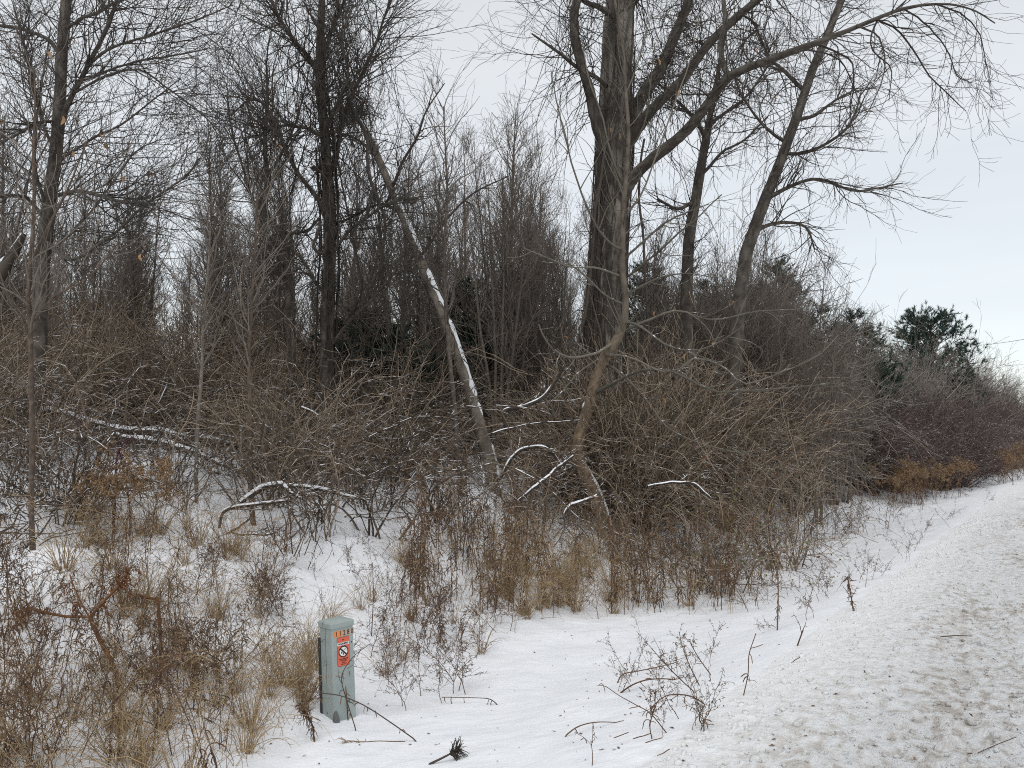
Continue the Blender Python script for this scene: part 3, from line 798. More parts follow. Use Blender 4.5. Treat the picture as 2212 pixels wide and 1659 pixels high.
def vine_tree():
    D = 14.0
    ROOT_K[0] = 1.0; TP, TR = rooted([(700, 960, D, 42), (702, 850, D, 38), (706, 760, D, 36), (708, 660, D, 34), (712, 560, D, 34), (711, 460, D, 33), (706, 380, D, 31), (702, 290, D, 28), (692, 190, D, 26), (692, 80, D, 23), (697, -30, D, 18), (700, -180, D, 11)], 34)
    root = thing('vine_covered_tree', 'bare tree thickly hung with dark vines where the snowy slanting trunk lodges', 'tree', TP[0])
    part('trunk', trunk_mesh('trunk', TP, TR, M['bark'], TP[0], 24, .08, 8, 13, .1, .3, .1), root)
    limbs = [
        [(708, 470, D, 18), (688, 440, D - .2, 15), (645, 370, D - .4, 14), (615, 310, D - .6, 13), (585, 250, D - .7, 12), (560, 215, D - .8, 10), (530, 220, D - .8, 7), (500, 250, D - .8, 4)],
        [(704, 300, D, 14), (670, 278, D - .2, 11), (630, 272, D - .3, 10), (590, 278, D - .4, 8), (550, 300, D - .5, 5)],
        [(706, 400, D, 18), (725, 330, D + .1, 16), (738, 270, D + .2, 15), (760, 215, D + .2, 14), (790, 150, D + .3, 11), (810, 100, D + .3, 9), (830, 40, D + .3, 7), (850, -20, D + .3, 4)],
        [(692, 180, D, 16), (670, 130, D - .2, 14), (640, 90, D - .4, 13), (610, 50, D - .5, 11), (585, 0, D - .6, 9), (560, -60, D - .6, 6)],
        [(694, 120, D, 14), (720, 60, D + .1, 12), (745, 0, D + .1, 9), (765, -70, D + .1, 6)],
        [(712, 560, D, 13), (750, 500, D - .2, 11), (800, 465, D - .4, 10), (840, 440, D - .6, 8), (880, 430, D - .8, 5)],
        [(708, 650, D, 12), (660, 570, D - .3, 10), (620, 530, D - .4, 8), (570, 540, D - .5, 5)],
        [(710, 750, D, 13), (760, 690, D - .3, 11), (800, 650, D - .5, 9), (850, 590, D - .6, 6), (880, 520, D - .6, 4)],
        [(700, 290, D, 12), (725, 230, D - .4, 11), (750, 160, D - .6, 9), (740, 90, D - .6, 7), (760, 10, D - .6, 4)],
    ]
    L = [(P, Rd * .82) for P, Rd in (limb_line(p, 18, .35) for p in limbs)]
    for k, (P, Rd) in enumerate(L): add_branch(root, P, Rd, M['bark'], 'branch', 12, .06, 5, 30 + k)
    Ls = cat(*L)
    T = Tubes()
    a = grow(*Ls, 330, t=(.2, 1), L=(.6, 2.4), ang=(25, 60), rf=.5, rmax=.012, rtip=.003, Q=9, wob=.15, up=.06); T.add(*a, sides=4)
    b = grow(*a, 2600, t=(.15, 1), L=(.25, .95), ang=(25, 60), rf=.6, rtip=.0027, Q=6, wob=.14, up=.02); T.add(*b)
    c = grow(TP[16:], TR[16:], 90, t=(.1, 1), L=(.6, 2), ang=(30, 70), rf=.3, rmax=.012, rtip=.003, Q=9, wob=.14, up=.08); T.add(*c, sides=4)
    T.add(*grow(*c, 800, t=(.15, 1), L=(.25, .95), ang=(25, 60), rf=.6, rtip=.0027, Q=6, wob=.14, up=.02))
    twigs_part(root, T, M['twig_dark'])
    V = Tubes()
    h = grow(*Ls, 300, t=(.15, 1), L=(.6, 2.8), ang=(60, 120), rf=.3, rmax=.011, rtip=.004, Q=10, wob=.3, up=-.42); V.add(*h)
    V.add(*grow(*h, 1200, L=(.12, .5), ang=(20, 70), rf=.6, rtip=.0035, Q=5, wob=.4, up=-.18))
    for k in range(16):                                        # ropes winding up the trunk
        az = rng.uniform(0, 6.28); i0 = rng.integers(0, 12); i1 = min(34, i0 + rng.integers(10, 20))
        P = TP[i0:i1]; q = np.linspace(0, 1, len(P)); aa = az + rng.uniform(-3, 3) * q + 1.2 * fbm(q * 4, q * 0 + k, 2, 90 + k)
        off = np.stack([np.cos(aa), np.sin(aa), 0 * aa], 1) * (TR[i0:i1] * 1.15 + .02 + .05 * rng.random())[:, None]
        Pv, Rv = smooth_line(P + off, np.full(len(P), rng.uniform(.009, .022)), 24); V.add(Pv, Rv, 5)
        V.add(*grow(Pv, Rv, 16, L=(.2, .9), ang=(30, 90), rf=.5, rmax=.012, rtip=.004, Q=7, wob=.45, up=-.1))
    for pts in ([(760, 230, D, 9), (790, 300, D - .2, 9), (800, 380, D - .3, 8), (830, 480, D - .3, 8), (820, 600, D - .3, 7)], [(672, 365, D - .3, 9), (700, 352, D - .3, 9), (708, 372, D - .3, 9), (672, 368, D - .4, 7)],
                [(690, 480, D - .4, 9), (680, 530, D - .4, 9), (700, 545, D - .4, 9), (705, 500, D - .4, 7)]):
        V.add(*limb_line(pts, 20, .6), 6)
    twigs_part(root, V, M['vine'], 'hanging_vines')
    add_leaves(root, b[0], 6, (.8, 1.2))


def left_tree():
    D = 12.5
    ROOT_K[0] = 1.0; TP, TR = rooted([(78, 1010, D, 44), (80, 900, D, 42), (84, 760, D, 40), (88, 640, D, 38), (96, 540, D, 36), (108, 430, D, 35), (120, 330, D, 33), (128, 240, D, 31), (132, 150, D, 30), (138, 60, D, 29), (146, -30, D, 26), (155, -180, D, 18)], 34)
    root = thing('oak_tree', 'tall grey brown bare tree with a long right limb, behind the thin upright sapling', 'tree', TP[0])
    part('trunk', trunk_mesh('trunk', TP, TR, M['bark'], TP[0], 26, .10, 8, 23, .1, .28, .1), root)
    limbs = [
        [(126, 290, D, 20), (145, 235, D - .3, 18), (175, 170, D - .6, 17), (205, 115, D - .8, 15), (235, 50, D - 1, 14), (258, 0, D - 1.2, 12), (285, -60, D - 1.2, 8)],
        [(112, 420, D, 16), (160, 412, D - .4, 14), (210, 422, D - .7, 13), (270, 436, D - 1, 11), (335, 440, D - 1.2, 6)],
        [(175, 175, D - .6, 9), (240, 150, D - .8, 8), (310, 130, D - 1, 7), (380, 118, D - 1, 6), (450, 105, D - 1, 4)],
        [(190, 140, D - .7, 11), (250, 100, D - 1, 9), (330, 75, D - 1.2, 8), (420, 45, D - 1.2, 6), (500, 10, D - 1.2, 4)],
        [(160, 200, D - .5, 9), (230, 165, D - .8, 8), (300, 150, D - .9, 7), (360, 190, D - 1, 6), (430, 240, D - 1, 5), (490, 300, D - 1, 3)],
        [(122, 330, D, 12), (90, 260, D + .2, 11), (70, 170, D + .3, 10), (50, 90, D + .3, 8), (30, 10, D + .3, 5)],
        [(134, 120, D, 15), (90, 80, D + .2, 13), (40, 60, D + .3, 12), (0, 55, D + .4, 11), (-80, 45, D + .5, 9)],
        [(126, 260, D, 12), (80, 265, D - .3, 10), (40, 290, D - .5, 9), (-10, 310, D - .6, 7)],
        [(140, 60, D, 12), (190, 35, D - .4, 11), (240, 10, D - .6, 9), (330, -30, D - .8, 5)],
        [(100, 520, D, 14), (150, 560, D - .4, 12), (210, 530, D - .6, 11), (260, 490, D - .8, 9), (330, 430, D - 1, 8), (400, 380, D - 1.1, 6), (430, 340, D - 1.1, 4)],
        [(105, 480, D, 13), (60, 430, D - .2, 11), (20, 420, D - .4, 9), (-40, 430, D - .5, 7)],
        [(118, 360, D, 10), (180, 310, D - .5, 8), (260, 270, D - .7, 7), (330, 215, D - .8, 5), (390, 170, D - .8, 3)],
        [(104, 540, D, 10), (170, 490, D - .6, 8), (240, 400, D - .8, 7), (290, 330, D - .9, 5), (350, 300, D - 1, 3)],
        [(100, 450, D, 12), (75, 360, D - .5, 10), (78, 260, D - .6, 8), (95, 150, D - .6, 6), (110, 60, D - .6, 4)],
    ]
    L = [(P, Rd * .8) for P, Rd in (limb_line(p, 18, .35) for p in limbs)]
    for k, (P, Rd) in enumerate(L): add_branch(root, P, Rd, M['bark'], 'branch', 12, .06, 5, 60 + k)
    Ls = cat(*L)
    T = Tubes()
    a = grow(*Ls, 420, t=(.15, 1), L=(.4, 2.1), ang=(25, 60), rf=.5, rmax=.011, rtip=.003, Q=9, wob=.18, up=.03, curve=.05); T.add(*a, sides=4)
    b = grow(*a, 3000, t=(.15, 1), L=(.2, .85), ang=(25, 60), rf=.6, rtip=.0026, Q=6, wob=.17, up=.02); T.add(*b)
    c = grow(TP[10:], TR[10:], 70, t=(.05, 1), L=(.5, 2), ang=(35, 80), rf=.3, rmax=.011, rtip=.003, Q=9, wob=.2, up=.05); T.add(*c, sides=4)
    T.add(*grow(*c, 420, t=(.15, 1), L=(.15, .7), ang=(25, 60), rf=.6, rtip=.0026, Q=6, wob=.17, up=.02))
    twigs_part(root, T, M['twig_dark'])
    add_leaves(root, b[0], 22, (.7, 1.2))


def simple_tree(kind, label, pts, mat, limbs=(), nt=(90, 500), L1=(.5, 1.8), L2=(.2, .7), up=.08, ang=(25, 55), t0=.25, vines=0, leaves=0, twig='twig_dark', snow=None, sides=14, ridge=.05, rmax=.015, wob=.15):
    ROOT_K[0] = 1.0; TP, TR = rooted(pts, 32)
    root = thing(kind, label, 'tree', TP[0])
    part('trunk', trunk_mesh('trunk', TP, TR, M[mat], TP[0], sides, ridge, 6, int(rng.integers(1e4)), .15, .35, .1), root)
    if snow: part('snow_cap', snow_strip(TP, TR, TP[0], snow[0], snow[1], snow[2], 4, 2.5, mat=M['snow']), root)
    Ls = [limb_line(p, 16, .25) for p in limbs]
    for P, Rd in Ls: add_branch(root, P, Rd, M[mat], 'branch', 10, .05, 5, int(rng.integers(1e4)))
    i0 = int(t0 * 32)
    tk, rk = smooth_line(TP[i0:], TR[i0:], 16)
    src = cat(*(Ls + [(tk, rk)]))
    T = Tubes()
    a = grow(*src, nt[0], t=(.1, 1), L=L1, ang=ang, rf=.5, rmax=rmax, rtip=.003, Q=9, wob=wob, up=up, curve=.03); T.add(*a, sides=4)
    b = grow(*a, nt[1], t=(.15, 1), L=L2, ang=(25, 55), rf=.6, rtip=.0027, Q=6, wob=wob, up=up * .5); T.add(*b)
    twigs_part(root, T, M[twig])
    if vines:
        V = Tubes()
        h = grow(*src, vines, t=(.1, 1), L=(.5, 1.8), ang=(60, 120), rf=.3, rmax=.01, rtip=.004, Q=9, wob=.3, up=-.4); V.add(*h)
        V.add(*grow(*h, vines * 3, L=(.12, .5), ang=(20, 70), rf=.6, rtip=.0035, Q=5, wob=.4, up=-.15))
        twigs_part(root, V, M['vine'], 'hanging_vines')
    if leaves: add_leaves(root, b[0], leaves)
    return root


big_tree()
maple_sapling()
leaning_trunk()
vine_tree()
left_tree()
# right of the big tree
simple_tree('broken_top_tree', 'upright rough-barked tree with a forked top, between the thickest trunk and the leaning one', [(1478, 900, 19, 40), (1480, 760, 19, 36), (1484, 620, 19, 33), (1488, 520, 19, 31), (1503, 430, 19, 29), (1516, 350, 19, 26), (1527, 290, 19, 22), (1538, 230, 19, 15), (1552, 150, 19, 11), (1570, 60, 19, 7)],
            'bark', [[(1524, 300, 19, 14), (1508, 265, 18.8, 11), (1480, 235, 18.6, 9), (1440, 195, 18.5, 6), (1400, 160, 18.5, 4)], [(1500, 440, 19, 12), (1460, 450, 18.8, 9), (1420, 430, 18.6, 6)],
                     [(1532, 270, 19, 11), (1570, 240, 19, 9), (1620, 200, 19, 7), (1680, 110, 19, 4)], [(1512, 380, 19, 10), (1560, 330, 19, 8), (1610, 300, 19, 6), (1660, 250, 19, 4)]],
            (110, 650), vines=60)
simple_tree('leaning_tree', 'tall dark tree leaning towards the road, beyond the long arching limb', [(1560, 800, 17, 46), (1578, 690, 17, 40), (1592, 610, 17, 37), (1618, 530, 17, 34), (1645, 450, 17, 32), (1672, 385, 17, 30), (1700, 310, 17, 27), (1725, 240, 17, 26), (1752, 160, 17, 24), (1785, 80, 17, 22), (1818, 0, 17, 20), (1860, -110, 17, 13)],
            'bark', [[(1655, 430, 17, 14), (1700, 405, 16.8, 11), (1750, 388, 16.6, 9), (1790, 392, 16.5, 8), (1840, 412, 16.5, 6), (1885, 408, 16.5, 5), (1950, 395, 16.5, 3)],
                     [(1718, 260, 17, 12), (1760, 250, 16.8, 9), (1800, 220, 16.6, 7), (1850, 190, 16.6, 4)], [(1740, 200, 17, 12), (1700, 160, 17.2, 10), (1660, 120, 17.3, 8), (1630, 50, 17.3, 5)],
                     [(1690, 330, 17, 11), (1740, 330, 16.8, 9), (1800, 300, 16.6, 8), (1840, 260, 16.6, 6), (1860, 200, 16.6, 4)], [(1630, 500, 17, 12), (1690, 480, 17, 9), (1740, 490, 17, 7), (1760, 540, 17, 4)],
                     [(1700, 310, 17, 10), (1650, 270, 17, 8), (1600, 200, 17, 6), (1580, 130, 17, 4)]],
            (170, 900), L1=(.5, 1.9), up=.0, vines=70, sides=22, ridge=.09)
simple_tree('crooked_tree', 'small crooked tree with an elbow in its stem beside the vine-hung tree', [(640, 900, 15, 26), (632, 770, 15, 24), (626, 660, 15, 22), (620, 570, 15, 22), (610, 510, 15, 20), (588, 482, 15, 18), (572, 460, 15, 17), (576, 390, 15, 15), (572, 300, 15, 12), (578, 220, 15, 9), (575, 130, 15, 6)],
            'bark', [[(572, 460, 15, 11), (545, 430, 15, 9), (525, 360, 15, 7), (500, 280, 15, 5), (490, 200, 15, 3)], [(624, 600, 15, 10), (590, 590, 14.8, 8), (555, 610, 14.7, 6), (520, 640, 14.6, 4)],
                     [(576, 380, 15, 9), (610, 330, 15, 8), (640, 260, 15, 6), (660, 190, 15, 4)], [(606, 505, 15, 9), (660, 500, 15.2, 8), (690, 470, 15.3, 5)]],
            (110, 700), vines=50, leaves=4)
simple_tree('upright_sapling', 'very thin upright sapling standing before the tall grey tree', [(72, 1190, 8.6, 15), (68, 1080, 8.6, 14), (70, 960, 8.6, 14), (67, 830, 8.6, 13), (66, 720, 8.6, 13), (62, 620, 8.6, 12), (70, 520, 8.6, 11), (74, 420, 8.6, 9), (72, 330, 8.6, 8), (76, 240, 8.6, 6), (74, 150, 8.6, 4)],
            'sapling_bark', [[(70, 560, 8.6, 8), (110, 480, 8.5, 7), (150, 400, 8.4, 5), (190, 300, 8.4, 3)], [(66, 700, 8.6, 7), (120, 640, 8.4, 6), (190, 600, 8.3, 5), (260, 520, 8.2, 3)], [(66, 720, 8.6, 7), (20, 640, 8.5, 6), (-20, 540, 8.4, 4)]],
            (55, 260), L1=(.3, 1.2), L2=(.1, .5), t0=.35, twig='wood_twig', leaves=5)
simple_tree('bare_sapling', 'thin straight brown sapling rising in the snow near the curved fallen branches', [(548, 1140, 9.8, 15), (542, 1060, 9.8, 14), (540, 960, 9.8, 14), (540, 860, 9.8, 13), (538, 760, 9.8, 11), (545, 640, 9.8, 9), (552, 520, 9.8, 7), (556, 420, 9.8, 4)],
            'sapling_bark', (), (40, 220), L1=(.4, 1.3), L2=(.15, .5), t0=.4, twig='wood_twig')
simple_tree('bare_sapling', 'thin pale grey sapling in the snow behind the straight brown one', [(425, 1090, 10.6, 10), (424, 1000, 10.6, 10), (428, 900, 10.6, 10), (436, 800, 10.6, 9), (440, 690, 10.6, 8), (450, 580, 10.6, 6), (455, 480, 10.6, 4)],
            'pale_bark', (), (36, 200), L1=(.4, 1.3), L2=(.15, .5), t0=.35, twig='wood_twig')
simple_tree('bare_sapling', 'slender stem standing against the snowy slanting trunk', [(996, 1080, 10.4, 15), (990, 1000, 10.4, 14), (984, 900, 10.4, 13), (972, 780, 10.4, 12), (963, 660, 10.4, 11), (960, 540, 10.4, 9), (966, 420, 10.4, 7), (962, 320, 10.4, 5), (958, 230, 10.4, 3)],
            'wood_bark', (), (50, 260), L1=(.4, 1.6), L2=(.15, .5), t0=.35, twig='wood_twig', up=.1)
simple_tree('bare_sapling', 'grey sapling with a snow-streaked stem at the thicket end near the goldenrod', [(1834, 1082, 15, 12), (1835, 985, 15, 12), (1836, 930, 15, 11), (1837, 880, 15, 10), (1842, 820, 15, 6), (1850, 760, 15, 4)],
            'pale_bark', [[(1836, 925, 15, 7), (1870, 885, 14.8, 6), (1915, 860, 14.6, 4)], [(1836, 900, 15, 6), (1790, 860, 14.8, 5), (1750, 850, 14.6, 3)]], (45, 220), L1=(.5, 1.6), L2=(.2, .6), t0=.5, twig='shrub_grey', up=0.02, snow=(.3, .6, .4))
simple_tree('snowy_snag', 'short slanting broken trunk with thick snow on its upper side', [(-70, 720, 11.5, 40), (-30, 640, 11.5, 38), (5, 585, 11.5, 34), (28, 550, 11.5, 28), (52, 505, 11.5, 12)], 'log', (), (14, 40), L1=(.3, .8), L2=(.1, .4), snow=(.45, .8, .25))
# ------------------------------------------------------------------ thin woodland trees (shared meshes, each an object with its parts)
def wood_variant(k, h, multi, spread, label):
    T, C = Tubes(), Tubes()
    stems = []
    for i in range(multi):
        a = rng.uniform(0, 6.28); lean = spread * rng.uniform(.3, 1)
        z = np.linspace(0, 1, 9); hh = h * rng.uniform(.75, 1)
        x = np.cos(a) * lean * z ** 1.2 * hh + np.cumsum(rng.normal(0, .03, 9)) * (z > 0); y = np.sin(a) * lean * z ** 1.2 * hh + np.cumsum(rng.normal(0, .03, 9)) * (z > 0)
        x += np.cos(a) * .07 * (multi > 1); y += np.sin(a) * .07 * (multi > 1)
        P, Rd = smooth_line(np.stack([x, y, z * hh - .1], 1), (.016 + .0075 * h / multi ** .4) * (1 - z * .9), 24)
        stems.append((P, Rd)); T.add(P, Rd, 8)
    S_ = cat(*stems)
    a = grow(*S_, int(26 + 6 * h), t=(.25, .97), L=(.14, .34), ang=(22, 50), rf=.55, rmax=.03, rtip=.004, Q=9, wob=.11, up=.10, plen=True, taper=.65); C.add(*a, sides=4)
    b = grow(*a, int(330 + 24 * h), t=(.15, 1), L=(.25, .9), ang=(22, 50), rf=.55, rtip=.0038, Q=6, wob=.11, up=.06, taper=.4); C.add(*b)
    c = grow(*b, 620, t=(.2, 1), L=(.12, .45), ang=(22, 50), rf=.7, rtip=.0034, Q=4, wob=.11, up=.04); C.add(*c)
    root = thing('woodland_tree', label, 'tree', (0, 0, 0), 'thin bare trees standing in the wood')
    part('trunk', T.mesh('trunk', M['wood_bark']), root)
    part('twigs', C.mesh('twigs', M['wood_twig']), root, stuff=True)
    return root


WOODLAB = ['thin straight bare tree', 'bare tree of several upright stems', 'low spreading bare tree']


def where_in_wood(x, y):
    u = PW / 2 + x / y * PF
    if y > 42: k = 'far off'
    elif y > 21: k = 'deep in the wood'
    else: k = 'close'
    for lim, w in ((300, 'behind the tall grey tree'), (640, 'left of the vine-hung tree'), (880, 'behind the vine-hung tree'), (1130, 'behind the snowy slanting trunk'), (1400, 'behind the thickest trunk'),
                   (1620, 'behind the forked-top tree'), (1800, 'behind the leaning tree'), (1960, 'behind the grey sapling'), (9999, 'around the rounded pine')):
        if u < lim: return k + ' ' + w
WOOD = [(wood_variant(0, 9.5, 1, .04, WOODLAB[0]), 0), (wood_variant(1, 8.5, 1, .07, WOODLAB[0]), 0), (wood_variant(2, 8, 4, .17, WOODLAB[1]), 1), (wood_variant(3, 9, 3, .12, WOODLAB[1]), 1), (wood_variant(4, 6, 5, .3, WOODLAB[2]), 2), (wood_variant(5, 6.5, 2, .2, WOODLAB[2]), 2)]
woods_used = set()


def plant_wood(x, y, k, scale, rot=None):
    root, kind = WOOD[k]
    loc = (x, y, float(ground_z(x, y)) - .05)
    rot = rng.uniform(0, 6.28) if rot is None else rot
    wh = where_in_wood(x, y)
    label, group = WOODLAB[kind] + ' ' + wh, 'thin bare trees ' + wh
    if k not in woods_used:
        woods_used.add(k)
        root.location = loc; root.rotation_euler = (0, 0, rot); root.scale = (scale,) * 3
        root['label'] = label; root['group'] = group
        return root
    return copy_thing(root, loc, rot, scale, label, (rng.normal(0, .05), rng.normal(0, .05)), group)


# trees one can pick out, at their places
for u, d, k, sc in ((1080, 18, 2, 1.0), (1120, 19, 3, .98), (1200, 20, 2, .95), (1030, 21, 3, .95), (905, 20, 0, .8), (870, 24, 3, .9), (800, 22, 1, .85), (1225, 23, 0, .85), (1160, 24, 1, .9),
                    (480, 20, 1, .8), (400, 24, 0, .72), (330, 25, 1, .68), (250, 22, 4, .9), (200, 19, 1, .75), (560, 24, 3, .8), (620, 20, 0, .9), (660, 19, 5, .9), (20, 17, 1, .95), (140, 18, 4, 1.0), (-60, 15, 3, .9),
                    (1420, 22, 2, .9), (1540, 24, 3, .8), (1610, 23, 2, .75), (1740, 22, 2, .62), (1720, 24, 3, .62), (1770, 25, 2, .52), (1460, 26, 0, .75), (1800, 24, 4, .75), (1640, 21, 2, .85), (1690, 22, 3, .82), (1720, 21, 2, .86), (1760, 23, 4, 1.15), (1790, 24, 2, .78), (1820, 25, 3, .72), (1660, 23, 4, 1.25), (1850, 28, 4, 1.1), (1710, 20.5, 4, 1.15), (1675, 24, 2, .95), (1735, 25, 3, .9), (1780, 26, 4, 1.15), (1815, 27, 2, .75), (1845, 30, 4, 1.05), (1870, 33, 3, .8), (1600, 22, 3, .85), (1560, 21, 4, 1.05), (1890, 36, 4, 1.1), (1660, 20, 4, 1.0), (1760, 20, 5, .9)):
    p = at(u, 900, d); plant_wood(p[0], p[1], k, sc)
n = 0
while n < 125:
    d = 18 + 38 * rng.random() ** 1.1
    u = rng.uniform(-150, 1720)
    p = at(u, 900, d); s, t = st(p[0], p[1])
    if s < 6.5: continue
    top = 1.05 if 750 < u < 1350 else (.98 if u < 750 else .8)
    plant_wood(p[0], p[1], int(rng.choice(6, p=(.2, .2, .16, .18, .13, .13))), rng.uniform(.7, 1.1) * top * (1 if d < 27 else 1.3)); n += 1


# ------------------------------------------------------------------ shrubs of the thicket
def shrub_variant(name, label, mat, h, r, nst, n2, n3, arch, group, wob=.12, tang=(20, 60), low=None, leafs=None, ang0=(5, 40)):
    root = thing(name, label, 'shrub', (0, 0, 0), group)
    T, C = Tubes(), Tubes()
    m = nst; Q = 12
    P = np.empty((m, Q, 3))
    a = rng.uniform(0, 6.28, m); rr = r * .35 * np.sqrt(rng.random(m))
    P[:, 0] = np.stack([np.cos(a) * rr, np.sin(a) * rr, np.full(m, -.05)], 1)
    el = np.radians(rng.uniform(*ang0, m)); a2 = a + rng.normal(0, .7, m)
    d = np.stack([np.cos(a2) * np.sin(el), np.sin(a2) * np.sin(el), np.cos(el)], 1)
    ln = h * rng.uniform(.7, 1.35, m) / (Q - 1)
    for q in range(1, Q):
        d = unit(d + rng.normal(0, wob, (m, 3)) + np.array((0, 0, -arch)) * (q / Q) ** 1.2)
        P[:, q] = P[:, q - 1] + d * ln[:, None]
        P[:, q, 2] = np.maximum(P[:, q, 2], .04)
    w = np.linspace(0, 1, Q)[None, :]
    Rd = rng.uniform(.006, .017, (m, 1)) * (1 - .7 * w) + .0015
    T.add(P, Rd, 4)
    b = grow(P, Rd, n2, t=(.12, 1), L=(.4, 1.3), ang=tang, rf=.65, rtip=.0042, Q=9, wob=wob * 1.2, up=-arch * .25, curve=.06); C.add(*b)
    c = grow(*b, n3, t=(.15, 1), L=(.15, .6), ang=tang, rf=.75, rtip=.0038, Q=5, wob=wob * 1.2, up=0); C.add(*c)
    part('stems', T.mesh('stems', mat), root, stuff=True)
    part('twigs', C.mesh('twigs', mat), root, stuff=True)
    if leafs:
        part('leaves', blades_at(c[0][rng.choice(len(c[0]), leafs[0])], leafs[1], leafs[2], leafs[3]), root, stuff=True)
    return root


def blades_at(P, size, mat, droop):
    """Small curled leaves at the ends of twigs P, as one mesh."""
    n = len(P); p = P[:, -1] + rng.normal(0, .02, (n, 3)); d = unit(rng.normal(size=(n, 3)) + (0, 0, -droop)); s = rng.uniform(.6, 1.3, n)[:, None] * size
    sd = unit(np.cross(d, rng.normal(size=(n, 3)))); nn = np.cross(d, sd)
    V = np.stack([p, p + d * s * .5 + sd * s * .28 + nn * s * .1, p + d * s + nn * s * -.15, p + d * s * .5 - sd * s * .28 + nn * s * .1], 1).reshape(-1, 3)
    F = np.arange(n * 4).reshape(n, 4)
    return raw_mesh('leaves', V, F, mat, np.repeat(rng.random(n), 4), smooth=False)


SHLAB = {'cane': 'bare brown shrub of upright canes', 'arch': 'tangled bare bramble of arching canes', 'low': 'low snow-flecked brush', 'open': 'thin open bare shrub standing in snow', 'grey': 'rounded grey shrub of fine arching twigs', 'red': 'maroon bare shrub'}
SH = {
    'cane': [shrub_variant('bare_shrub', '', M['shrub'], 2.6, 1.0, 34, 130, 260, .10, None), shrub_variant('bare_shrub', '', M['shrub'], 2.2, 1.1, 36, 140, 260, .16, None),
             shrub_variant('bare_shrub', '', M['shrub'], 2.4, 1.2, 30, 150, 320, .13, None)],
    'arch': [shrub_variant('bramble_shrub', '', M['shrub'], 2.6, 1.2, 38, 150, 280, .34, None, .12, (20, 70), ang0=(10, 60)), shrub_variant('bramble_shrub', '', M['shrub'], 2.0, 1.3, 40, 170, 300, .42, None, .14, (20, 80), ang0=(10, 65)),
             shrub_variant('bramble_shrub', '', M['shrub'], 2.9, 1.2, 34, 150, 280, .30, None, .10, (20, 70), ang0=(10, 55))],
    'low': [shrub_variant('snowy_brush', '', M['shrub_low'], 1.3, 1.3, 13, 26, 26, .40, None, .22, (25, 80), ang0=(25, 85)), shrub_variant('snowy_brush', '', M['shrub_low'], 1.1, 1.5, 12, 24, 30, .30, None, .25, (25, 80), ang0=(35, 88))],
    'open': [shrub_variant('open_shrub', '', M['shrub_low'], 2.0, 1.0, 9, 30, 50, .18, None, .13, (20, 60), ang0=(4, 40)), shrub_variant('open_shrub', '', M['shrub_low'], 2.6, .9, 8, 34, 50, .24, None, .13, (20, 60), ang0=(4, 45)),
             shrub_variant('open_shrub', '', M['shrub'], 2.3, .8, 8, 30, 40, .3, None, .14, (20, 70), ang0=(4, 50))],
    'grey': [shrub_variant('grey_shrub', '', M['shrub_grey'], 3.4, 1.5, 60, 330, 1000, .16, None, .09, (15, 50), ang0=(5, 65)), shrub_variant('grey_shrub', '', M['shrub_grey'], 3.0, 1.6, 60, 330, 1000, .24, None, .1, (15, 55), ang0=(10, 70))],
    'red': [shrub_variant('maroon_shrub', '', M['shrub_red'], 1.7, 1.2, 60, 300, 800, .08, None, .12, (15, 50), ang0=(0, 45))],
}
sh_used = set()


def plant_shrub(kind, x, y, scale, k=None, zs=1.0):
    k = int(rng.integers(len(SH[kind]))) if k is None else k
    root = SH[kind][k]; loc = (x, y, float(ground_z(x, y)) - .03); rot = rng.uniform(0, 6.28)
    sc = (scale, scale, scale * zs)
    wh = where_in_wood(x, y).replace('behind', 'near'); label = SHLAB[kind] + ' ' + wh; group = {'cane': 'bare brown shrubs', 'arch': 'bare brambles', 'low': 'snowy brush', 'open': 'open bare shrubs', 'grey': 'grey shrubs', 'red': 'maroon shrubs'}[kind] + ' ' + wh
    if (kind, k) not in sh_used:
        sh_used.add((kind, k)); root.location = loc; root.rotation_euler = (0, 0, rot); root.scale = sc
        root['label'] = label; root['group'] = group
        return root
    return copy_thing(root, loc, rot, sc, label, (0, 0), group)


def band(kind, n, u, d, scale, smin=5.2, smax=999, zs=(.9, 1.1)):
    k = 0; tries = 0
    while k < n and tries < 4000:
        tries += 1
        uu, dd = rng.uniform(*u), rng.uniform(*d); p = at(uu, 900, dd); s, t = st(p[0], p[1])
        if not smin < s < smax: continue
        if kind in ('arch', 'cane') and 925 < uu < 1110 and dd < 19.5: continue      # the foot of the slanting trunk stays open to the road
        if kind in ('arch', 'cane') and 110 < uu < 540 and dd < 14.3: continue       # nor the fallen logs
        if kind in ('open', 'low') and 90 < uu < 520 and dd < 12.9: continue
        if kind == 'open' and 985 < uu < 1090: continue
        plant_shrub(kind, p[0], p[1], rng.uniform(*scale), zs=rng.uniform(*zs)); k += 1


# thicket left of the leaning trunk
band('open', 34, (-120, 1250), (10.8, 17), (.6, 1.1))
band('arch', 3, (-140, 130), (11, 14), (.6, .95))
band('cane', 6, (-140, 700), (11, 14), (.6, .9))
band('open', 14, (-140, 700), (9.4, 13), (.6, 1.0))
band('low', 14, (-100, 1250), (10.5, 16), (.5, .9))
band('arch', 5, (-120, 200), (14.5, 17), (.85, 1.1))
band('arch', 5, (560, 960), (14, 16.5), (.7, .9))
band('arch', 12, (-150, 1000), (15.5, 18), (.8, 1.1))
band('cane', 9, (-150, 1000), (15.5, 18), (.9, 1.25))
band('arch', 18, (-150, 1000), (18, 21), (.9, 1.25))
band('cane', 26, (-150, 1300), (17.5, 23), (.9, 1.3))
band('cane', 12, (-150, 1000), (14, 17.5), (.7, 1.0))
band('cane', 12, (-150, 1300), (22, 30), (1.1, 1.5))
band('arch', 7, (-150, 1300), (21, 30), (1.1, 1.5))
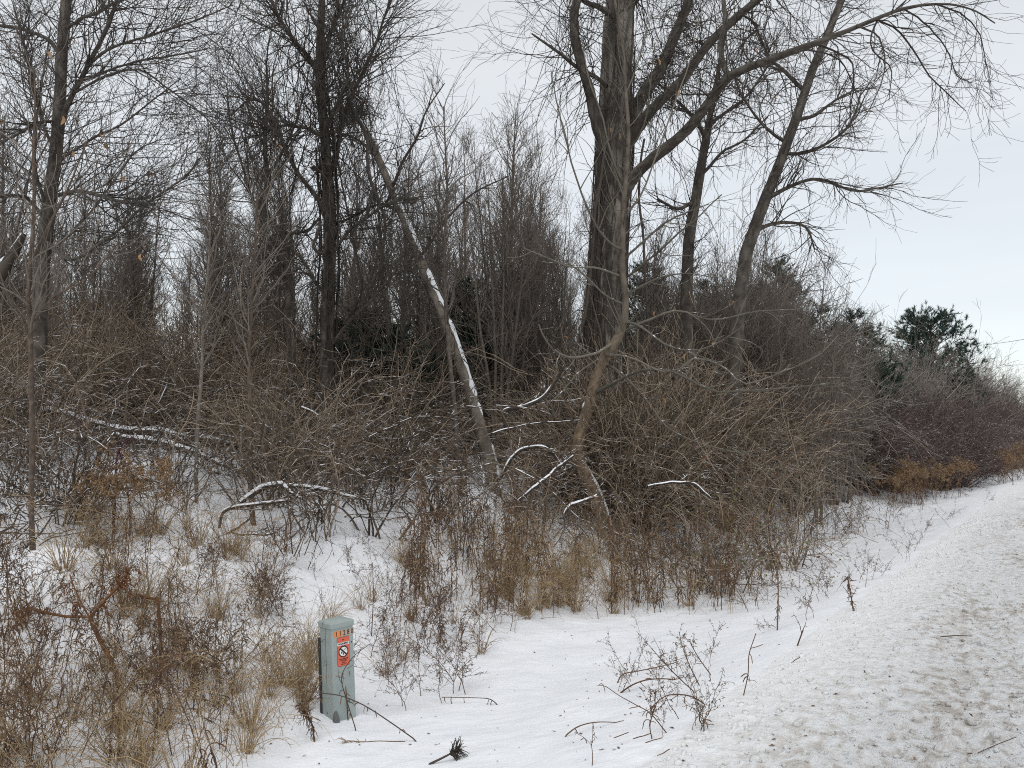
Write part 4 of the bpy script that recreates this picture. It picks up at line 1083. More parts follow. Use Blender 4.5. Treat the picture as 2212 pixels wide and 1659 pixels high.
# between and right of the crooked sapling
band('cane', 7, (1080, 1300), (15, 18), (.7, 1.0))
band('open', 8, (1080, 1700), (12.2, 15), (.5, .8), 4)
band('cane', 15, (1300, 1650), (15, 18), (.95, 1.2), 5.2)
band('arch', 9, (1350, 1750), (15, 19), (.9, 1.15), 5.2)
band('cane', 18, (1440, 1700), (16, 22), (1.1, 1.45), 5.2)
band('low', 6, (1080, 1750), (12, 15), (.4, .65), 3.8)
for kind, n_, poly in (('open', 14, [(-60, 1030), (330, 1015), (580, 1050), (600, 1120), (300, 1130), (-60, 1180)]), ('low', 8, [(-60, 1060), (200, 1040), (200, 1150), (-60, 1200)]), ('open', 6, [(600, 1040), (960, 1040), (940, 1120), (620, 1130)])):
    for p in scatter_poly(poly, n_): plant_shrub(kind, p[0], p[1], rng.uniform(.45, .85))
# grey rounded shrubs right
band('grey', 9, (1560, 1740), (19, 24), (1.0, 1.2), 7, zs=(1.5, 1.7))
band('grey', 15, (1600, 1750), (20, 27), (.95, 1.15), 7.2, zs=(1.7, 2.1))


def band_st(kind, n, s, t, scale, zs=(.9, 1.1)):
    """Shrubs along the road: s metres from its edge, t metres along it."""
    for _ in range(n):
        ss, tt = S0 + rng.uniform(*s), rng.uniform(*t)
        plant_shrub(kind, NR[0] * ss + DR[0] * tt, NR[1] * ss + DR[1] * tt, rng.uniform(*scale), zs=rng.uniform(*zs))


band_st('grey', 14, (7.5, 11.5), (25, 36), (.95, 1.15), (1.4, 1.7))
band_st('grey', 26, (5.2, 9.5), (36, 62), (1.0, 1.25), (1.4, 1.7))
band_st('grey', 30, (4.0, 9), (62, 115), (1.4, 1.9), (1.3, 1.6))
band_st('red', 30, (4.4, 6.4), (31, 42), (1.1, 1.45))
band_st('red', 34, (3.2, 5.2), (40, 70), (1.4, 1.9))
band_st('red', 22, (2.4, 4.0), (70, 115), (1.8, 2.4))


# ------------------------------------------------------------------ conifers
def conifer(label, h, r, n1, dens, full=.1, tuft=.13, group=None, dome=False):
    root = thing('pine_tree', label, 'tree', (0, 0, 0), group)
    T = Tubes(); z = np.linspace(0, 1, 10)
    P, Rd = smooth_line(np.stack([np.cumsum(rng.normal(0, .02, 10)), np.cumsum(rng.normal(0, .02, 10)), z * h - .1], 1), .10 * (1 - .9 * z) * h / 8, 20)
    T.add(P, Rd, 8)
    part('trunk', T.mesh('trunk', M['bark']), root)
    n = n1; Q = 8
    tt = full + (1 - full) * rng.random(n) ** 1.1
    tt = np.minimum(tt, .965)
    prof = np.minimum(1, (1 - tt) * 2.1 + .07) * np.minimum(1, .55 + tt * 1.2) * r * rng.uniform(.65, 1.12, n)
    if dome: prof = np.sqrt(np.maximum(1 - ((tt - .5) / .52) ** 2, .02)) * r * rng.uniform(.72, 1.08, n)
    az = rng.uniform(0, 6.28, n)
    B = np.empty((n, Q, 3)); k = tt * 19; B[:, 0] = np.stack([np.interp(k, np.arange(20), P[:, i]) for i in range(3)], 1)
    d = unit(np.stack([np.cos(az), np.sin(az), rng.uniform(-.05, .35, n) + .5 * tt], 1))
    for q in range(1, Q):
        d = unit(d + rng.normal(0, .10, (n, 3)) + (0, 0, .05)); B[:, q] = B[:, q - 1] + d * (prof / (Q - 1))[:, None]
    RB = np.full((n, 1), .02) * (1 - np.linspace(0, 1, Q)[None]) + .005
    C = Tubes(); C.add(B, RB, 4)
    s = grow(B, RB, n * 5, t=(.3, 1), L=(.25, .6), ang=(25, 60), rf=.6, rtip=.004, Q=4, wob=.12, up=.1); C.add(*s)
    part('branch', C.mesh('branch', M['bark']), root, stuff=True)
    # needle tufts: fans of thin blades at the shoots
    allp = np.concatenate([s[0], grow(B, RB, n * 2, t=(.3, 1), L=(.2, .4), ang=(15, 50), Q=4)[0]])
    m = len(allp); nb = dens
    idx = np.repeat(np.arange(m), nb); f = rng.uniform(.2, 1, m * nb) * 2.99
    k = f.astype(int); f = (f - k)[:, None]
    p = allp[idx, k] * (1 - f) + allp[idx, k + 1] * f; ax = unit(allp[idx, k + 1] - allp[idx, k])
    dd = unit(ax + rng.normal(0, .65, (m * nb, 3)) + (0, 0, .12)); sd = unit(np.cross(dd, rng.normal(size=(m * nb, 3))))
    ln = rng.uniform(.7, 1.25, (m * nb, 1)) * tuft; wd = ln * .075
    V = np.stack([p - sd * wd, p + sd * wd, p + dd * ln], 1).reshape(-1, 3)
    part('needles', raw_mesh('needles', V, np.arange(len(V)).reshape(-1, 3), M['needle'], np.repeat(rng.random(m)[idx], 3), smooth=False), root, stuff=True)
    return root


def put(root, u, d, scale, label=None, rot=None):
    p = at(u, 900, d); loc = (p[0], p[1], float(ground_z(p[0], p[1])) - .05); rot = rng.uniform(0, 6.28) if rot is None else rot
    if label is None:
        root.location = loc; root.rotation_euler = (0, 0, rot); root.scale = (scale,) * 3 if not isinstance(scale, tuple) else scale
        return root
    return copy_thing(root, loc, rot, scale, label)


pineA = conifer('dark green rounded pine standing clear above the far roadside shrubs', 8.2, 3.1, 320, 30, .08, .2, dome=True)
put(pineA, 2018, 62, 1.36)
pineB = conifer('dark narrow pine rising over the grey shrubs near the leaning tree', 8.0, 2.3, 190, 26, .05, .19)
put(pineB, 1690, 27, (1.0, 1.0, .97))
put(pineB, 1850, 34, (1.05, 1.05, .9), 'dark pine at the road side end of the grey shrubs')
put(pineB, 1895, 42, (1.0, 1.0, .75), 'smaller pine just beyond the grey shrubs, beside the rounded pine')
put(pineB, 1960, 50, .66, 'low pine close beside the rounded pine')
put(pineB, 1400, 27, (.9, .9, .85), 'dark pine peeping out behind the thickest trunk')
put(pineB, 1530, 30, .85, 'dark pine behind the forked-top tree')
put(pineB, 1625, 28, .8, 'dark pine behind the foot of the leaning tree')
put(pineB, 1012, 22, (.9, .9, .62), 'green pine showing behind the snowy slanting trunk')
put(pineB, 790, 18.5, (1.0, 1.0, .42), 'small green pine deep in the wood by the vine-hung tree')
put(pineB, 1080, 27, .6, 'green pine half hidden among thin trees behind the slanting trunk')
put(pineB, 230, 27, .5, 'dark pine deep in the wood behind the tall grey tree')

# far trees right and far wood
for u, d, k, sc in ((2085, 62, 5, 1.25), (2120, 68, 4, 1.3), (2165, 76, 4, 1.35), (2190, 82, 5, 1.35), (2230, 96, 4, 1.5), (2060, 66, 1, .95), (2140, 86, 3, 1.1), (2205, 100, 4, 1.4), (2100, 90, 2, 1.2), (2180, 110, 3, 1.3), (2150, 100, 0, 1.1), (2075, 75, 4, 1.3)):
    p = at(u, 900, d); plant_wood(p[0], p[1], k, sc)


def far_wood():
    T = Tubes()
    n = 1000
    d = rng.uniform(52, 105, n); u = rng.uniform(-250, 2330, n)
    p = at(u, 900, d); s, t = st(p[:, 0], p[:, 1]); p = p[s > 8]
    n = len(p); h = rng.uniform(4, 9, n); z = np.linspace(0, 1, 6)
    p[:, 2] = ground_z(p[:, 0], p[:, 1])
    P = p[:, None, :] + np.stack([np.cumsum(rng.normal(0, .15, (n, 6)), 1), np.cumsum(rng.normal(0, .15, (n, 6)), 1), z[None] * h[:, None]], -1)
    Rd = rng.uniform(.03, .08, (n, 1)) * (1 - .85 * z[None])
    T.add(P, Rd, 3)
    a = grow(P, Rd, 6500, t=(.02, 1), L=(.6, 2.2), ang=(20, 60), rf=.5, rtip=.012, Q=4, wob=.15, up=.15); T.add(*a)
    b = grow(*a, 11000, t=(.2, 1), L=(.4, 1.2), ang=(20, 60), rf=.6, rtip=.011, Q=3, wob=.1, up=.05); T.add(*b)
    o = part('far_wood', T.mesh('far_wood', M['wood_twig'])); tag(o, 'far bare wood reading as one brown grey mass of trunks', 'wood', kind='stuff')


far_wood()
# ------------------------------------------------------------------ utility pedestal
def flat_mat(name, col, rough=.5, spec=.3):
    m, nt, b = new_mat(name)
    b.inputs['Base Color'].default_value = (*col, 1); b.inputs['Roughness'].default_value = rough; b.inputs['Specular IOR Level'].default_value = spec
    return m


def paint_mat():
    m, nt, b = new_mat('grey_green_paint'); l = nt.links
    b.inputs['Roughness'].default_value = .55; b.inputs['Specular IOR Level'].default_value = .3
    tc = node(nt, 'ShaderNodeTexCoord')
    n1 = node(nt, 'ShaderNodeTexNoise', Scale=6.0, Detail=6.0, Roughness=.6); l.new(tc.outputs['Object'], n1.inputs['Vector'])
    r1 = ramp(nt, [(.3, (.265, .308, .292)), (.7, (.36, .402, .384))]); l.new(n1.outputs['Fac'], r1.inputs['Fac'])
    n2 = node(nt, 'ShaderNodeTexNoise', Scale=15.0, Detail=3.0); mp = node(nt, 'ShaderNodeMapping'); mp.inputs['Scale'].default_value = (1.8, 1.8, .8); l.new(tc.outputs['Object'], mp.inputs[0]); l.new(mp.outputs[0], n2.inputs['Vector'])
    r2 = ramp(nt, [(.70, (0, 0, 0)), (.72, (1, 1, 1))]); l.new(n2.outputs['Fac'], r2.inputs['Fac'])
    mx = node(nt, 'ShaderNodeMix', data_type='RGBA'); mx.inputs[7].default_value = (.075, .07, .068, 1)
    l.new(r2.outputs[0], mx.inputs[0]); l.new(r1.outputs[0], mx.inputs[6]); l.new(mx.outputs[2], b.inputs['Base Color'])
    return m


def rounded_ring(w, d, r, k=5):
    pts = []
    for cx, cy, a0 in ((w / 2 - r, -d / 2 + r, -90), (w / 2 - r, d / 2 - r, 0), (-w / 2 + r, d / 2 - r, 90), (-w / 2 + r, -d / 2 + r, 180)):
        for i in range(k):
            a = math.radians(a0 + 90 * i / (k - 1)); pts.append((cx + r * math.cos(a), cy + r * math.sin(a)))
    return np.array(pts)


def loft(name, rings, mat, cap=True, smooth=False):
    n = len(rings[0]); V = np.concatenate(rings); F = []
    for q in range(len(rings) - 1):
        for j in range(n): F.append((q * n + j, q * n + (j + 1) % n, (q + 1) * n + (j + 1) % n, (q + 1) * n + j))
    me = bpy.data.meshes.new(name)
    faces = list(F) + ([tuple(range((len(rings) - 1) * n, len(rings) * n))] if cap else [])
    me.from_pydata([tuple(v) for v in V], [], faces); me.materials.append(mat)
    if smooth:
        for p in me.polygons: p.use_smooth = len(p.vertices) == 4
    me.update()
    return me


def ring3(w, d, r, z, dx=0, dy=0): 
    p = rounded_ring(w, d, r); return np.concatenate([p + (dx, dy), np.full((len(p), 1), z)], 1)


def box_mesh(name, lo, hi, mat):
    x0, y0, z0 = lo; x1, y1, z1 = hi
    V = [(x0, y0, z0), (x1, y0, z0), (x1, y1, z0), (x0, y1, z0), (x0, y0, z1), (x1, y0, z1), (x1, y1, z1), (x0, y1, z1)]
    F = [(0, 3, 2, 1), (4, 5, 6, 7), (0, 1, 5, 4), (1, 2, 6, 5), (2, 3, 7, 6), (3, 0, 4, 7)]
    me = bpy.data.meshes.new(name); me.from_pydata(V, [], F); me.materials.append(mat); me.update()
    return me


def poly_plate(name, pts, y, th, mat):
    """A thin plate in the XZ plane whose front is at y - th."""
    n = len(pts); V = [(x, y, z) for x, z in pts] + [(x, y - th, z) for x, z in pts]
    F = [tuple(range(n, 2 * n))] + [(i, (i + 1) % n, n + (i + 1) % n, n + i) for i in range(n)]
    me = bpy.data.meshes.new(name); me.from_pydata(V, [], F); me.materials.append(mat); me.update()
    return me


def text_mesh(name, s, size, mat, bold=.0):
    c = bpy.data.curves.new(name, 'FONT'); c.body = s; c.size = size; c.align_x = 'CENTER'; c.align_y = 'CENTER'; c.offset = bold; c.resolution_u = 3
    o = bpy.data.objects.new(name, c); COL.objects.link(o)
    dg = bpy.context.evaluated_depsgraph_get()
    me = bpy.data.meshes.new_from_object(o.evaluated_get(dg)); me.materials.clear(); me.materials.append(mat)
    bpy.data.objects.remove(o); bpy.data.curves.remove(c)
    me.name = name
    return me


def rrect(x0, x1, z0, z1, r, k=4):
    p = []
    for cx, cz, a0 in ((x1 - r, z0 + r, -90), (x1 - r, z1 - r, 0), (x0 + r, z1 - r, 90), (x0 + r, z0 + r, 180)):
        for i in range(k):
            a = math.radians(a0 + 90 * i / (k - 1)); p.append((cx + r * math.cos(a), cz + r * math.sin(a)))
    return p


def pedestal():
    base, _ = ground_at([732], [1546]); base = base[0]
    d = base[1]; k = d / PF                                    # metres per view pixel there
    W_ = 54 * k; H_ = 203 * k
    paint = paint_mat(); black = flat_mat('black_print', (.02, .02, .02)); orange = flat_mat('orange_sticker', (.78, .25, .06)); red = flat_mat('orange_red_sticker', (.66, .13, .075)); white = flat_mat('white_print', (.75, .73, .70))
    dark = flat_mat('dark_weathered_steel', (.045, .045, .045), .7); grey = flat_mat('grey_plastic_foot', (.12, .125, .12), .6); greybg = flat_mat('faded_orange_sticker', (.46, .34, .26))
    root = thing('utility_pedestal', 'grey green cable pedestal numbered 11280 with an orange warning sticker, leaning in the snow', 'pedestal', (base[0], base[1], base[2]))
    az = math.atan2(-base[0], base[1]) + R(31)
    root.rotation_euler = (0, 0, 0)
    Z = az
    tilt = R(2.8)
    # tilt to the viewer's right about the view axis, after the turn about z
    from mathutils import Matrix
    view = (-base[0], -base[1], 0)
    root.rotation_euler = (Matrix.Rotation(-tilt, 3, 'Y') @ Matrix.Rotation(Z, 3, 'Z')).to_euler()
    r = W_ * .07
    part('body', loft('body', [ring3(W_ * .99, W_ * .99, r, -.25), ring3(W_ * .97, W_ * .97, r, H_ * .5), ring3(W_ * .965, W_ * .965, r, H_ * .92)], paint), root)
    cz = H_ * .92
    part('lid', loft('lid', [ring3(W_ * 1.03, W_ * 1.03, r, cz - .004), ring3(W_ * 1.035, W_ * 1.035, r, cz + H_ * .040), ring3(W_ * 1.0, W_ * 1.0, r, cz + H_ * .050), ring3(W_ * .72, W_ * .70, r, cz + H_ * .063), ring3(W_ * .32, W_ * .3, r * .8, cz + H_ * .070)], paint, smooth=False), root)
    y = -W_ * .485
    # seams of the cover on the side face
    part('seam', box_mesh('seam', (-W_ * .4875, -W_ * .02, -.2), (-W_ * .4835, -W_ * .003, cz - .004), dark), root)
    part('back_post', box_mesh('back_post', (-W_ * .53, W_ * .36, -.25), (-W_ * .46, W_ * .50, H_ * .80), dark), root)
    part('latch', loft('latch', [ring3(.045, .05, .01, -.02, -W_ * .43, -W_ * .54), ring3(.04, .045, .01, .035, -W_ * .43, -W_ * .53), ring3(.02, .02, .005, .075, -W_ * .43, -W_ * .51)], grey), root)
    # number decals
    dz0, dz1 = H_ * .825, H_ * .885; x0 = -W_ * .37; dw = W_ * .172
    for i, ch in enumerate('11280'):
        xa = x0 + i * dw
        o = part('number_sticker', poly_plate('number_sticker', [(xa, dz0), (xa + dw * .985, dz0), (xa + dw * .985, dz1), (xa, dz1)], y + .001, .0022, orange if i < 2 else greybg), root)
        t = part('digit', text_mesh('digit', ch, (dz1 - dz0) * 1.12, black, .001), o); t.location = (xa + dw * .52, y - .0017, (dz0 + dz1) / 2); t.rotation_euler = (math.pi / 2, 0, 0)
        t.scale = (.85, 1, 1)
    # warning sticker
    sx0, sx1, sz0, sz1 = -W_ * .27, W_ * .27, H_ * .525, H_ * .818
    sw, sh = sx1 - sx0, sz1 - sz0
    edge = part('warning_sticker', poly_plate('warning_sticker', rrect(sx0, sx1, sz0, sz1, .012), y + .001, .002, black), root)
    part('sticker_face', poly_plate('sticker_face', rrect(sx0 + .0022, sx1 - .0022, sz0 + .0022, sz1 - .0022, .010), y - .001, .0006, red), edge)
    wz = sz1 - sh * .235
    part('white_band', poly_plate('white_band', [(sx0 + .003, wz - sh * .05), (sx1 - .003, wz - sh * .05), (sx1 - .003, wz + sh * .05), (sx0 + .003, wz + sh * .05)], y - .0016, .0004, white), edge)

    def txt(s, size, x, z, bold=0, sx=1.0, mat=black):
        t = part('lettering', text_mesh('lettering', s, size, mat, bold), edge)
        t.location = (x, y - .0024, z); t.rotation_euler = (math.pi / 2, 0, 0); t.scale = (sx, 1, 1)
    txt('apc', sh * .06, 0, sz1 - sh * .10, .0008)
    txt('WARNING', sh * .085, 0, wz, .0010, .98)
    txt('BURIED CABLE', sh * .03, 0, wz - sh * .075, .0003)
    txt('CALL BEFORE', sh * .062, 0, sz0 + sh * .245, .0005, .95)
    txt('YOU DIG', sh * .06, 0, sz0 + sh * .185, .0005)
    txt('1-800-', sh * .055, 0, sz0 + sh * .125, .0004)
    txt('482-7171', sh * .055, 0, sz0 + sh * .068, .0004)
    cx, cz2, rr = 0.0, sz0 + sh * .495, sw * .40
    n = 28; ang = np.linspace(0, 2 * np.pi, n, endpoint=False)
    part('ban_disc', poly_plate('ban_disc', [(cx + rr * .86 * math.cos(a), cz2 + rr * .86 * math.sin(a)) for a in ang], y - .0016, .0005, white), edge)
    V = [(cx + q * math.cos(a), y - .0024, cz2 + q * math.sin(a)) for q in (rr * .80, rr) for a in ang]
    F = [(i, n + i, n + (i + 1) % n, (i + 1) % n) for i in range(n)]
    me = bpy.data.meshes.new('ban_ring'); me.from_pydata(V, [], F); me.materials.append(black); part('ban_ring', me, edge)
    c45 = rr * .62; q = rr * .10
    part('ban_bar', poly_plate('ban_bar', [(-c45 - q, cz2 + c45 - q), (c45 - q, cz2 - c45 - q), (c45 + q, cz2 - c45 + q), (-c45 + q, cz2 + c45 + q)], y - .0022, .0004, black), edge)
    # shovel scoop and clods, and the digging arm
    part('pictogram', poly_plate('pictogram', [(-rr * .5, cz2 - rr * .25), (-rr * .28, cz2 - rr * .34), (-rr * .2, cz2 - rr * .05), (-rr * .34, cz2 + rr * .05), (-rr * .48, cz2)], y - .0022, .0003, black), edge)
    part('pictogram', poly_plate('pictogram', [(-rr * .1, cz2 - rr * .6), (rr * .06, cz2 - rr * .55), (rr * .08, cz2 - rr * .3), (-rr * .02, cz2 - rr * .2), (-rr * .14, cz2 - rr * .36)], y - .0022, .0003, black), edge)
    part('pictogram', poly_plate('pictogram', [(rr * .05, cz2 + rr * .28), (rr * .18, cz2 + rr * .42), (rr * .5, cz2 + rr * .42), (rr * .62, cz2 + rr * .18), (rr * .54, cz2 + rr * .18), (rr * .44, cz2 + rr * .33), (rr * .2, cz2 + rr * .31), (rr * .1, cz2 + rr * .2)], y - .0022, .0003, black), edge)


pedestal()


# ------------------------------------------------------------------ weeds
def curled(P, Rd, n, t, L, r, droop, wob=.35, Q=6, ang=(35, 95)):
    a = grow(P, Rd, n, t=t, L=L, ang=ang, rf=1, rmax=r, rtip=.0012, Q=Q, wob=wob, up=droop, curve=.35)
    a[1][:, 1:-1] = r * rng.uniform(.6, 1.3, (len(a[1]), 1))
    return a


def stem_line(h, lean, wob, r=.0042, Q=12, droop=0.0):
    a = rng.uniform(0, 6.28); z = np.linspace(0, 1, Q)
    dx = lean * z ** 1.6 * h; n = np.cumsum(rng.normal(0, wob * h / Q, (Q, 2)), 0); n[0] = 0
    P = np.stack([np.cos(a) * dx + n[:, 0], np.sin(a) * dx + n[:, 1], z * h * (1 - droop * z ** 2) - .03], 1)
    return P, r * (1 - .65 * z)


def weed_variant(kind, name, label, group, k=0):
    root = thing(name, label, 'weed', (0, 0, 0), group)
    T, Lf = Tubes(), Tubes()
    if kind == 'leafy':                                         # goldenrod with withered hanging leaves
        for _ in range(rng.integers(1, 4)):
            P, Rd = stem_line(rng.uniform(.7, 1.05), rng.uniform(.02, .22), .07)
            P[:, :2] += rng.normal(0, .05, 2)
            T.add(P, Rd, 4)
            Lf.add(*curled(P, Rd, 20, (.15, 1), (.05, .13), .0042, -.6))
            c = grow(P, Rd, 2, t=(.6, 1), L=(.08, .22), ang=(20, 50), rf=.7, rtip=.0015, Q=5, wob=.15, up=-.05); T.add(*c)
            Lf.add(*curled(*c, 10, (.2, 1), (.03, .07), .0028, -.4))
        mats = (M['weed_stem'], M['weed_pale'] if k >= 4 else M['weed_leaf'])
    elif kind == 'plume':                                       # goldenrod with a tan fluffy top
        for _ in range(rng.integers(2, 4)):
            P, Rd = stem_line(rng.uniform(.7, 1.0), rng.uniform(.05, .3), .08); P[:, :2] += rng.normal(0, .05, 2)
            T.add(P, Rd, 4)
            Lf.add(*curled(P, Rd, 18, (.25, .8), (.04, .09), .003, -.5))
            c = grow(P, Rd, 12, t=(.74, 1), L=(.08, .2), ang=(30, 70), rf=.7, rtip=.0015, Q=5, wob=.15, up=.05); T.add(*c)
            f = grow(*c, 190, t=(.3, 1), L=(.02, .05), ang=(30, 90), rf=1, rtip=.0042, Q=3, wob=.3, up=.1); Lf.add(*f)
        mats = (M['weed_stem'], M['weed_tan'])
    elif kind == 'branchy':                                     # much branched aster
        P, Rd = stem_line(rng.uniform(.6, .95), rng.uniform(.1, .5), .12, .005); T.add(P, Rd, 4)
        c = grow(P, Rd, 11, t=(.15, 1), L=(.2, .45), ang=(25, 60), rf=.6, rtip=.0018, Q=7, wob=.16, up=.04, taper=.5); T.add(*c)
        d = grow(*c, 34, t=(.2, 1), L=(.06, .2), ang=(25, 60), rf=.7, rtip=.0016, Q=5, wob=.2); T.add(*d)
        Lf.add(*curled(*d, 70, (.1, 1), (.015, .05), .0024, -.2))
        Lf.add(*curled(*c, 40, (.1, 1), (.03, .07), .0028, -.4))
        mats = (M['weed_stem'], M['weed_leaf'])
    elif kind == 'sparse':                                      # bare little stalk with a few curls and seed heads
        P, Rd = stem_line(rng.uniform(.35, .6), rng.uniform(.1, .6), .12, .0032); T.add(P, Rd, 4)
        c = grow(P, Rd, 9, t=(.3, 1), L=(.06, .2), ang=(25, 60), rf=.7, rtip=.0014, Q=5, wob=.15, up=.05); T.add(*c)
        Lf.add(*curled(*c, 32, (.3, 1), (.015, .05), .0024, -.2)); Lf.add(*curled(P, Rd, 8, (.2, .9), (.03, .08), .0028, -.5))
        mats = (M['weed_stem'], M['weed_leaf'])
    elif kind == 'tuft':                                        # clump of curling straw-coloured grass
        m = 34; a = rng.uniform(0, 6.28, m); el = np.radians(rng.uniform(3, 40, m)); Q = 8; P = np.empty((m, Q, 3))
        P[:, 0] = np.stack([np.cos(a) * .05 * rng.random(m), np.sin(a) * .05 * rng.random(m), np.full(m, -.02)], 1)
        d = np.stack([np.cos(a) * np.sin(el), np.sin(a) * np.sin(el), np.cos(el)], 1); ln = rng.uniform(.3, .9, m) / (Q - 1)
        for q in range(1, Q):
            d = unit(d + rng.normal(0, .12, (m, 3)) + (0, 0, -.32 * (q / Q) ** 2 * 2)); P[:, q] = P[:, q - 1] + d * ln[:, None]
        Rd = rng.uniform(.0018, .0036, (m, 1)) * (1 - .6 * np.linspace(0, 1, Q)[None]); T.add(P, Rd, 3)
        f = grow(P[:12], Rd[:12], 60, t=(.6, 1), L=(.02, .06), ang=(15, 50), rf=.8, rtip=.0012, Q=3, wob=.2); Lf.add(*f)
        mats = (M['grass'], M['grass'])
        root['category'] = 'grass'
    part('stem' if kind != 'tuft' else 'blades', T.mesh('stem', mats[0]), root, stuff=kind == 'tuft')
    part('foliage', Lf.mesh('foliage', mats[1]), root, stuff=True)
    return root


WV, weed_used, WGROUP = {}, set(), {}
for kind, n, name, label in (('leafy', 6, 'leafy_weed', 'dead weed stalk with curled brown leaves'), ('plume', 4, 'goldenrod', 'dry goldenrod with a tan fluffy top'),
                             ('branchy', 5, 'branched_weed', 'much branched dead brown weed'), ('sparse', 5, 'small_weed', 'thin dry weed stalk with few curled leaves'),
                             ('tuft', 5, 'grass_tuft', 'tuft of curling straw coloured dry grass')):
    WV[kind] = [weed_variant(kind, name, label, None, k) for k in range(n)]
    WGROUP[kind] = label


def plant_weed(kind, p, scale, where, k=None, tilt=.12, rot=None):
    k = int(rng.integers(len(WV[kind]))) if k is None else k
    root = WV[kind][k]
    label = (WGROUP[kind] if not (kind == 'leafy' and k >= 4) else 'pale weed stalk with curled straw leaves') + ' ' + where; where = where + (' pale' if kind == 'leafy' and k >= 4 else ''); group = name_group(kind, where)
    rot = rng.uniform(0, 6.28) if rot is None else rot
    loc = tuple(p); tl = (rng.normal(0, tilt), rng.normal(0, tilt))
    if (kind, k) not in weed_used:
        weed_used.add((kind, k)); root.location = loc; root.rotation_euler = (*tl, rot); root.scale = (scale,) * 3
        root['label'] = label; root['group'] = group
        return root
    return copy_thing(root, loc, rot, scale, label, tl, group)


def name_group(kind, where):
    return {'leafy': 'dead leafy weeds', 'plume': 'dry goldenrods', 'branchy': 'branched dead weeds', 'sparse': 'thin weed stalks', 'tuft': 'dry grass tufts'}[kind] + ' ' + where


def weeds(kind, n, poly, where, scale=(.8, 1.15), tilt=.12):
    for p in scatter_poly(poly, n):
        plant_weed(kind, p, rng.uniform(*scale), where(PW / 2 + p[0] / p[1] * PF, p[1]) if callable(where) else where, tilt=tilt)


def near_where(u, d):
    for lim, w in ((130, 'past the rust brown plant arm'), (250, 'around the rust brown plant'), (350, 'beside the snapped rust stake'), (480, 'between stake and pedestal'), (9999, 'close to the pedestal')):
        if u < lim: return w + (', nearest rank' if d < 6.2 else '')


def row_where(u, d):
    for lim, w in ((960, 'up the slope behind the pedestal'), (1080, 'below the snowy slanting trunk'), (1200, 'between slanting trunk and sapling'), (1300, 'before the crooked sapling foot'), (1420, 'past the crooked sapling foot'), (1530, 'before the forked-top tree'), (9999, 'at the open-snow row corner')):
        if u < lim: return w + (', front rank' if d < 9.3 else (', back rank' if d > 11.5 else ''))


def edge_where(u, d):
    for lim, w in ((1620, 'at the row corner'), (1720, 'before the leaning tree'), (1820, 'short of the grey sapling'), (9999, 'around the grey sapling')):
        if u < lim: return w


near_left = [(-40, 1320), (300, 1290), (560, 1330), (640, 1430), (650, 1560), (560, 1640), (500, 1730), (-60, 1730)]
mid_left = [(120, 1130), (420, 1130), (610, 1210), (600, 1320), (100, 1310)]
centre = [(840, 1150), (1080, 1110), (1280, 1110), (1420, 1130), (1560, 1150), (1630, 1290), (1560, 1330), (1300, 1345), (1100, 1340), (860, 1310)]
centre_back = [(800, 1080), (1250, 1060), (1700, 1080), (1850, 1090), (1740, 1180), (1400, 1190), (900, 1180)]
right_band = [(1560, 1150), (1760, 1130), (1900, 1090), (2010, 1075), (1990, 1110), (1880, 1160), (1740, 1210), (1640, 1310), (1570, 1330)]
far_band = [(1880, 1085), (1940, 1050), (2040, 1030), (2180, 1015), (2260, 1015), (2200, 1045), (2080, 1070), (1990, 1105)]
weeds('leafy', 44, near_left, near_where, (.7, 1.05), .2)
weeds('branchy', 40, near_left, near_where, (.75, 1.1), .25)
weeds('tuft', 40, near_left, near_where, (.7, 1.1))
weeds('branchy', 5, [(640, 1480), (700, 1500), (702, 1580), (650, 1590)], 'close beside the pedestal', (.6, .9))
weeds('tuft', 4, [(640, 1480), (690, 1500), (694, 1570), (650, 1580)], 'at the pedestal foot', (.5, .8))
weeds('tuft', 10, [(560, 1400), (690, 1420), (690, 1540), (580, 1560)], 'close beside the pedestal', (.7, 1.1))
weeds('branchy', 14, [(540, 1180), (610, 1180), (620, 1420), (520, 1420)], 'on the clean slope behind the pedestal', (.7, 1.0))
weeds('plume', 8, [(200, 1120), (340, 1120), (340, 1220), (220, 1230)], 'on the snowy mound by the purple canes', (.8, 1.1))
weeds('branchy', 16, mid_left, 'on the snowy mound by the purple canes', (.7, 1.0))
weeds('tuft', 18, mid_left, 'on the snowy mound by the purple canes', (.8, 1.3))
weeds('leafy', 64, centre, row_where, (.85, 1.45), .08)
weeds('leafy', 30, [(850, 1170), (1120, 1130), (1180, 1320), (900, 1330)], row_where, (1.0, 1.4), .1)
weeds('tuft', 34, [(1060, 1220), (1380, 1210), (1420, 1330), (1100, 1335)], row_where, (.9, 1.35))
weeds('leafy', 30, [(1080, 1300), (1300, 1290), (1600, 1250), (1630, 1300), (1560, 1328), (1300, 1340), (1100, 1330)], row_where, (1.0, 1.4), .09)
weeds('tuft', 30, centre, row_where, (.7, 1.2))
weeds('branchy', 14, centre, row_where, (.7, 1.0))
weeds('leafy', 12, centre_back, row_where, (.8, 1.15))
weeds('branchy', 10, [(1440, 1230), (1620, 1230), (1660, 1310), (1560, 1345), (1440, 1320)], 'where the weed row meets open snow', (.7, .95), .3)
weeds('branchy', 34, right_band, edge_where, (.75, 1.1), .2)
weeds('leafy', 40, right_band, edge_where, (.95, 1.35), .15)
weeds('plume', 55, far_band, 'in tan clumps along the far road edge', (1.2, 1.7))
weeds('plume', 40, [(2070, 1022), (2300, 1000), (2300, 1030), (2150, 1045)], 'by the far road bend', (1.5, 2.1))
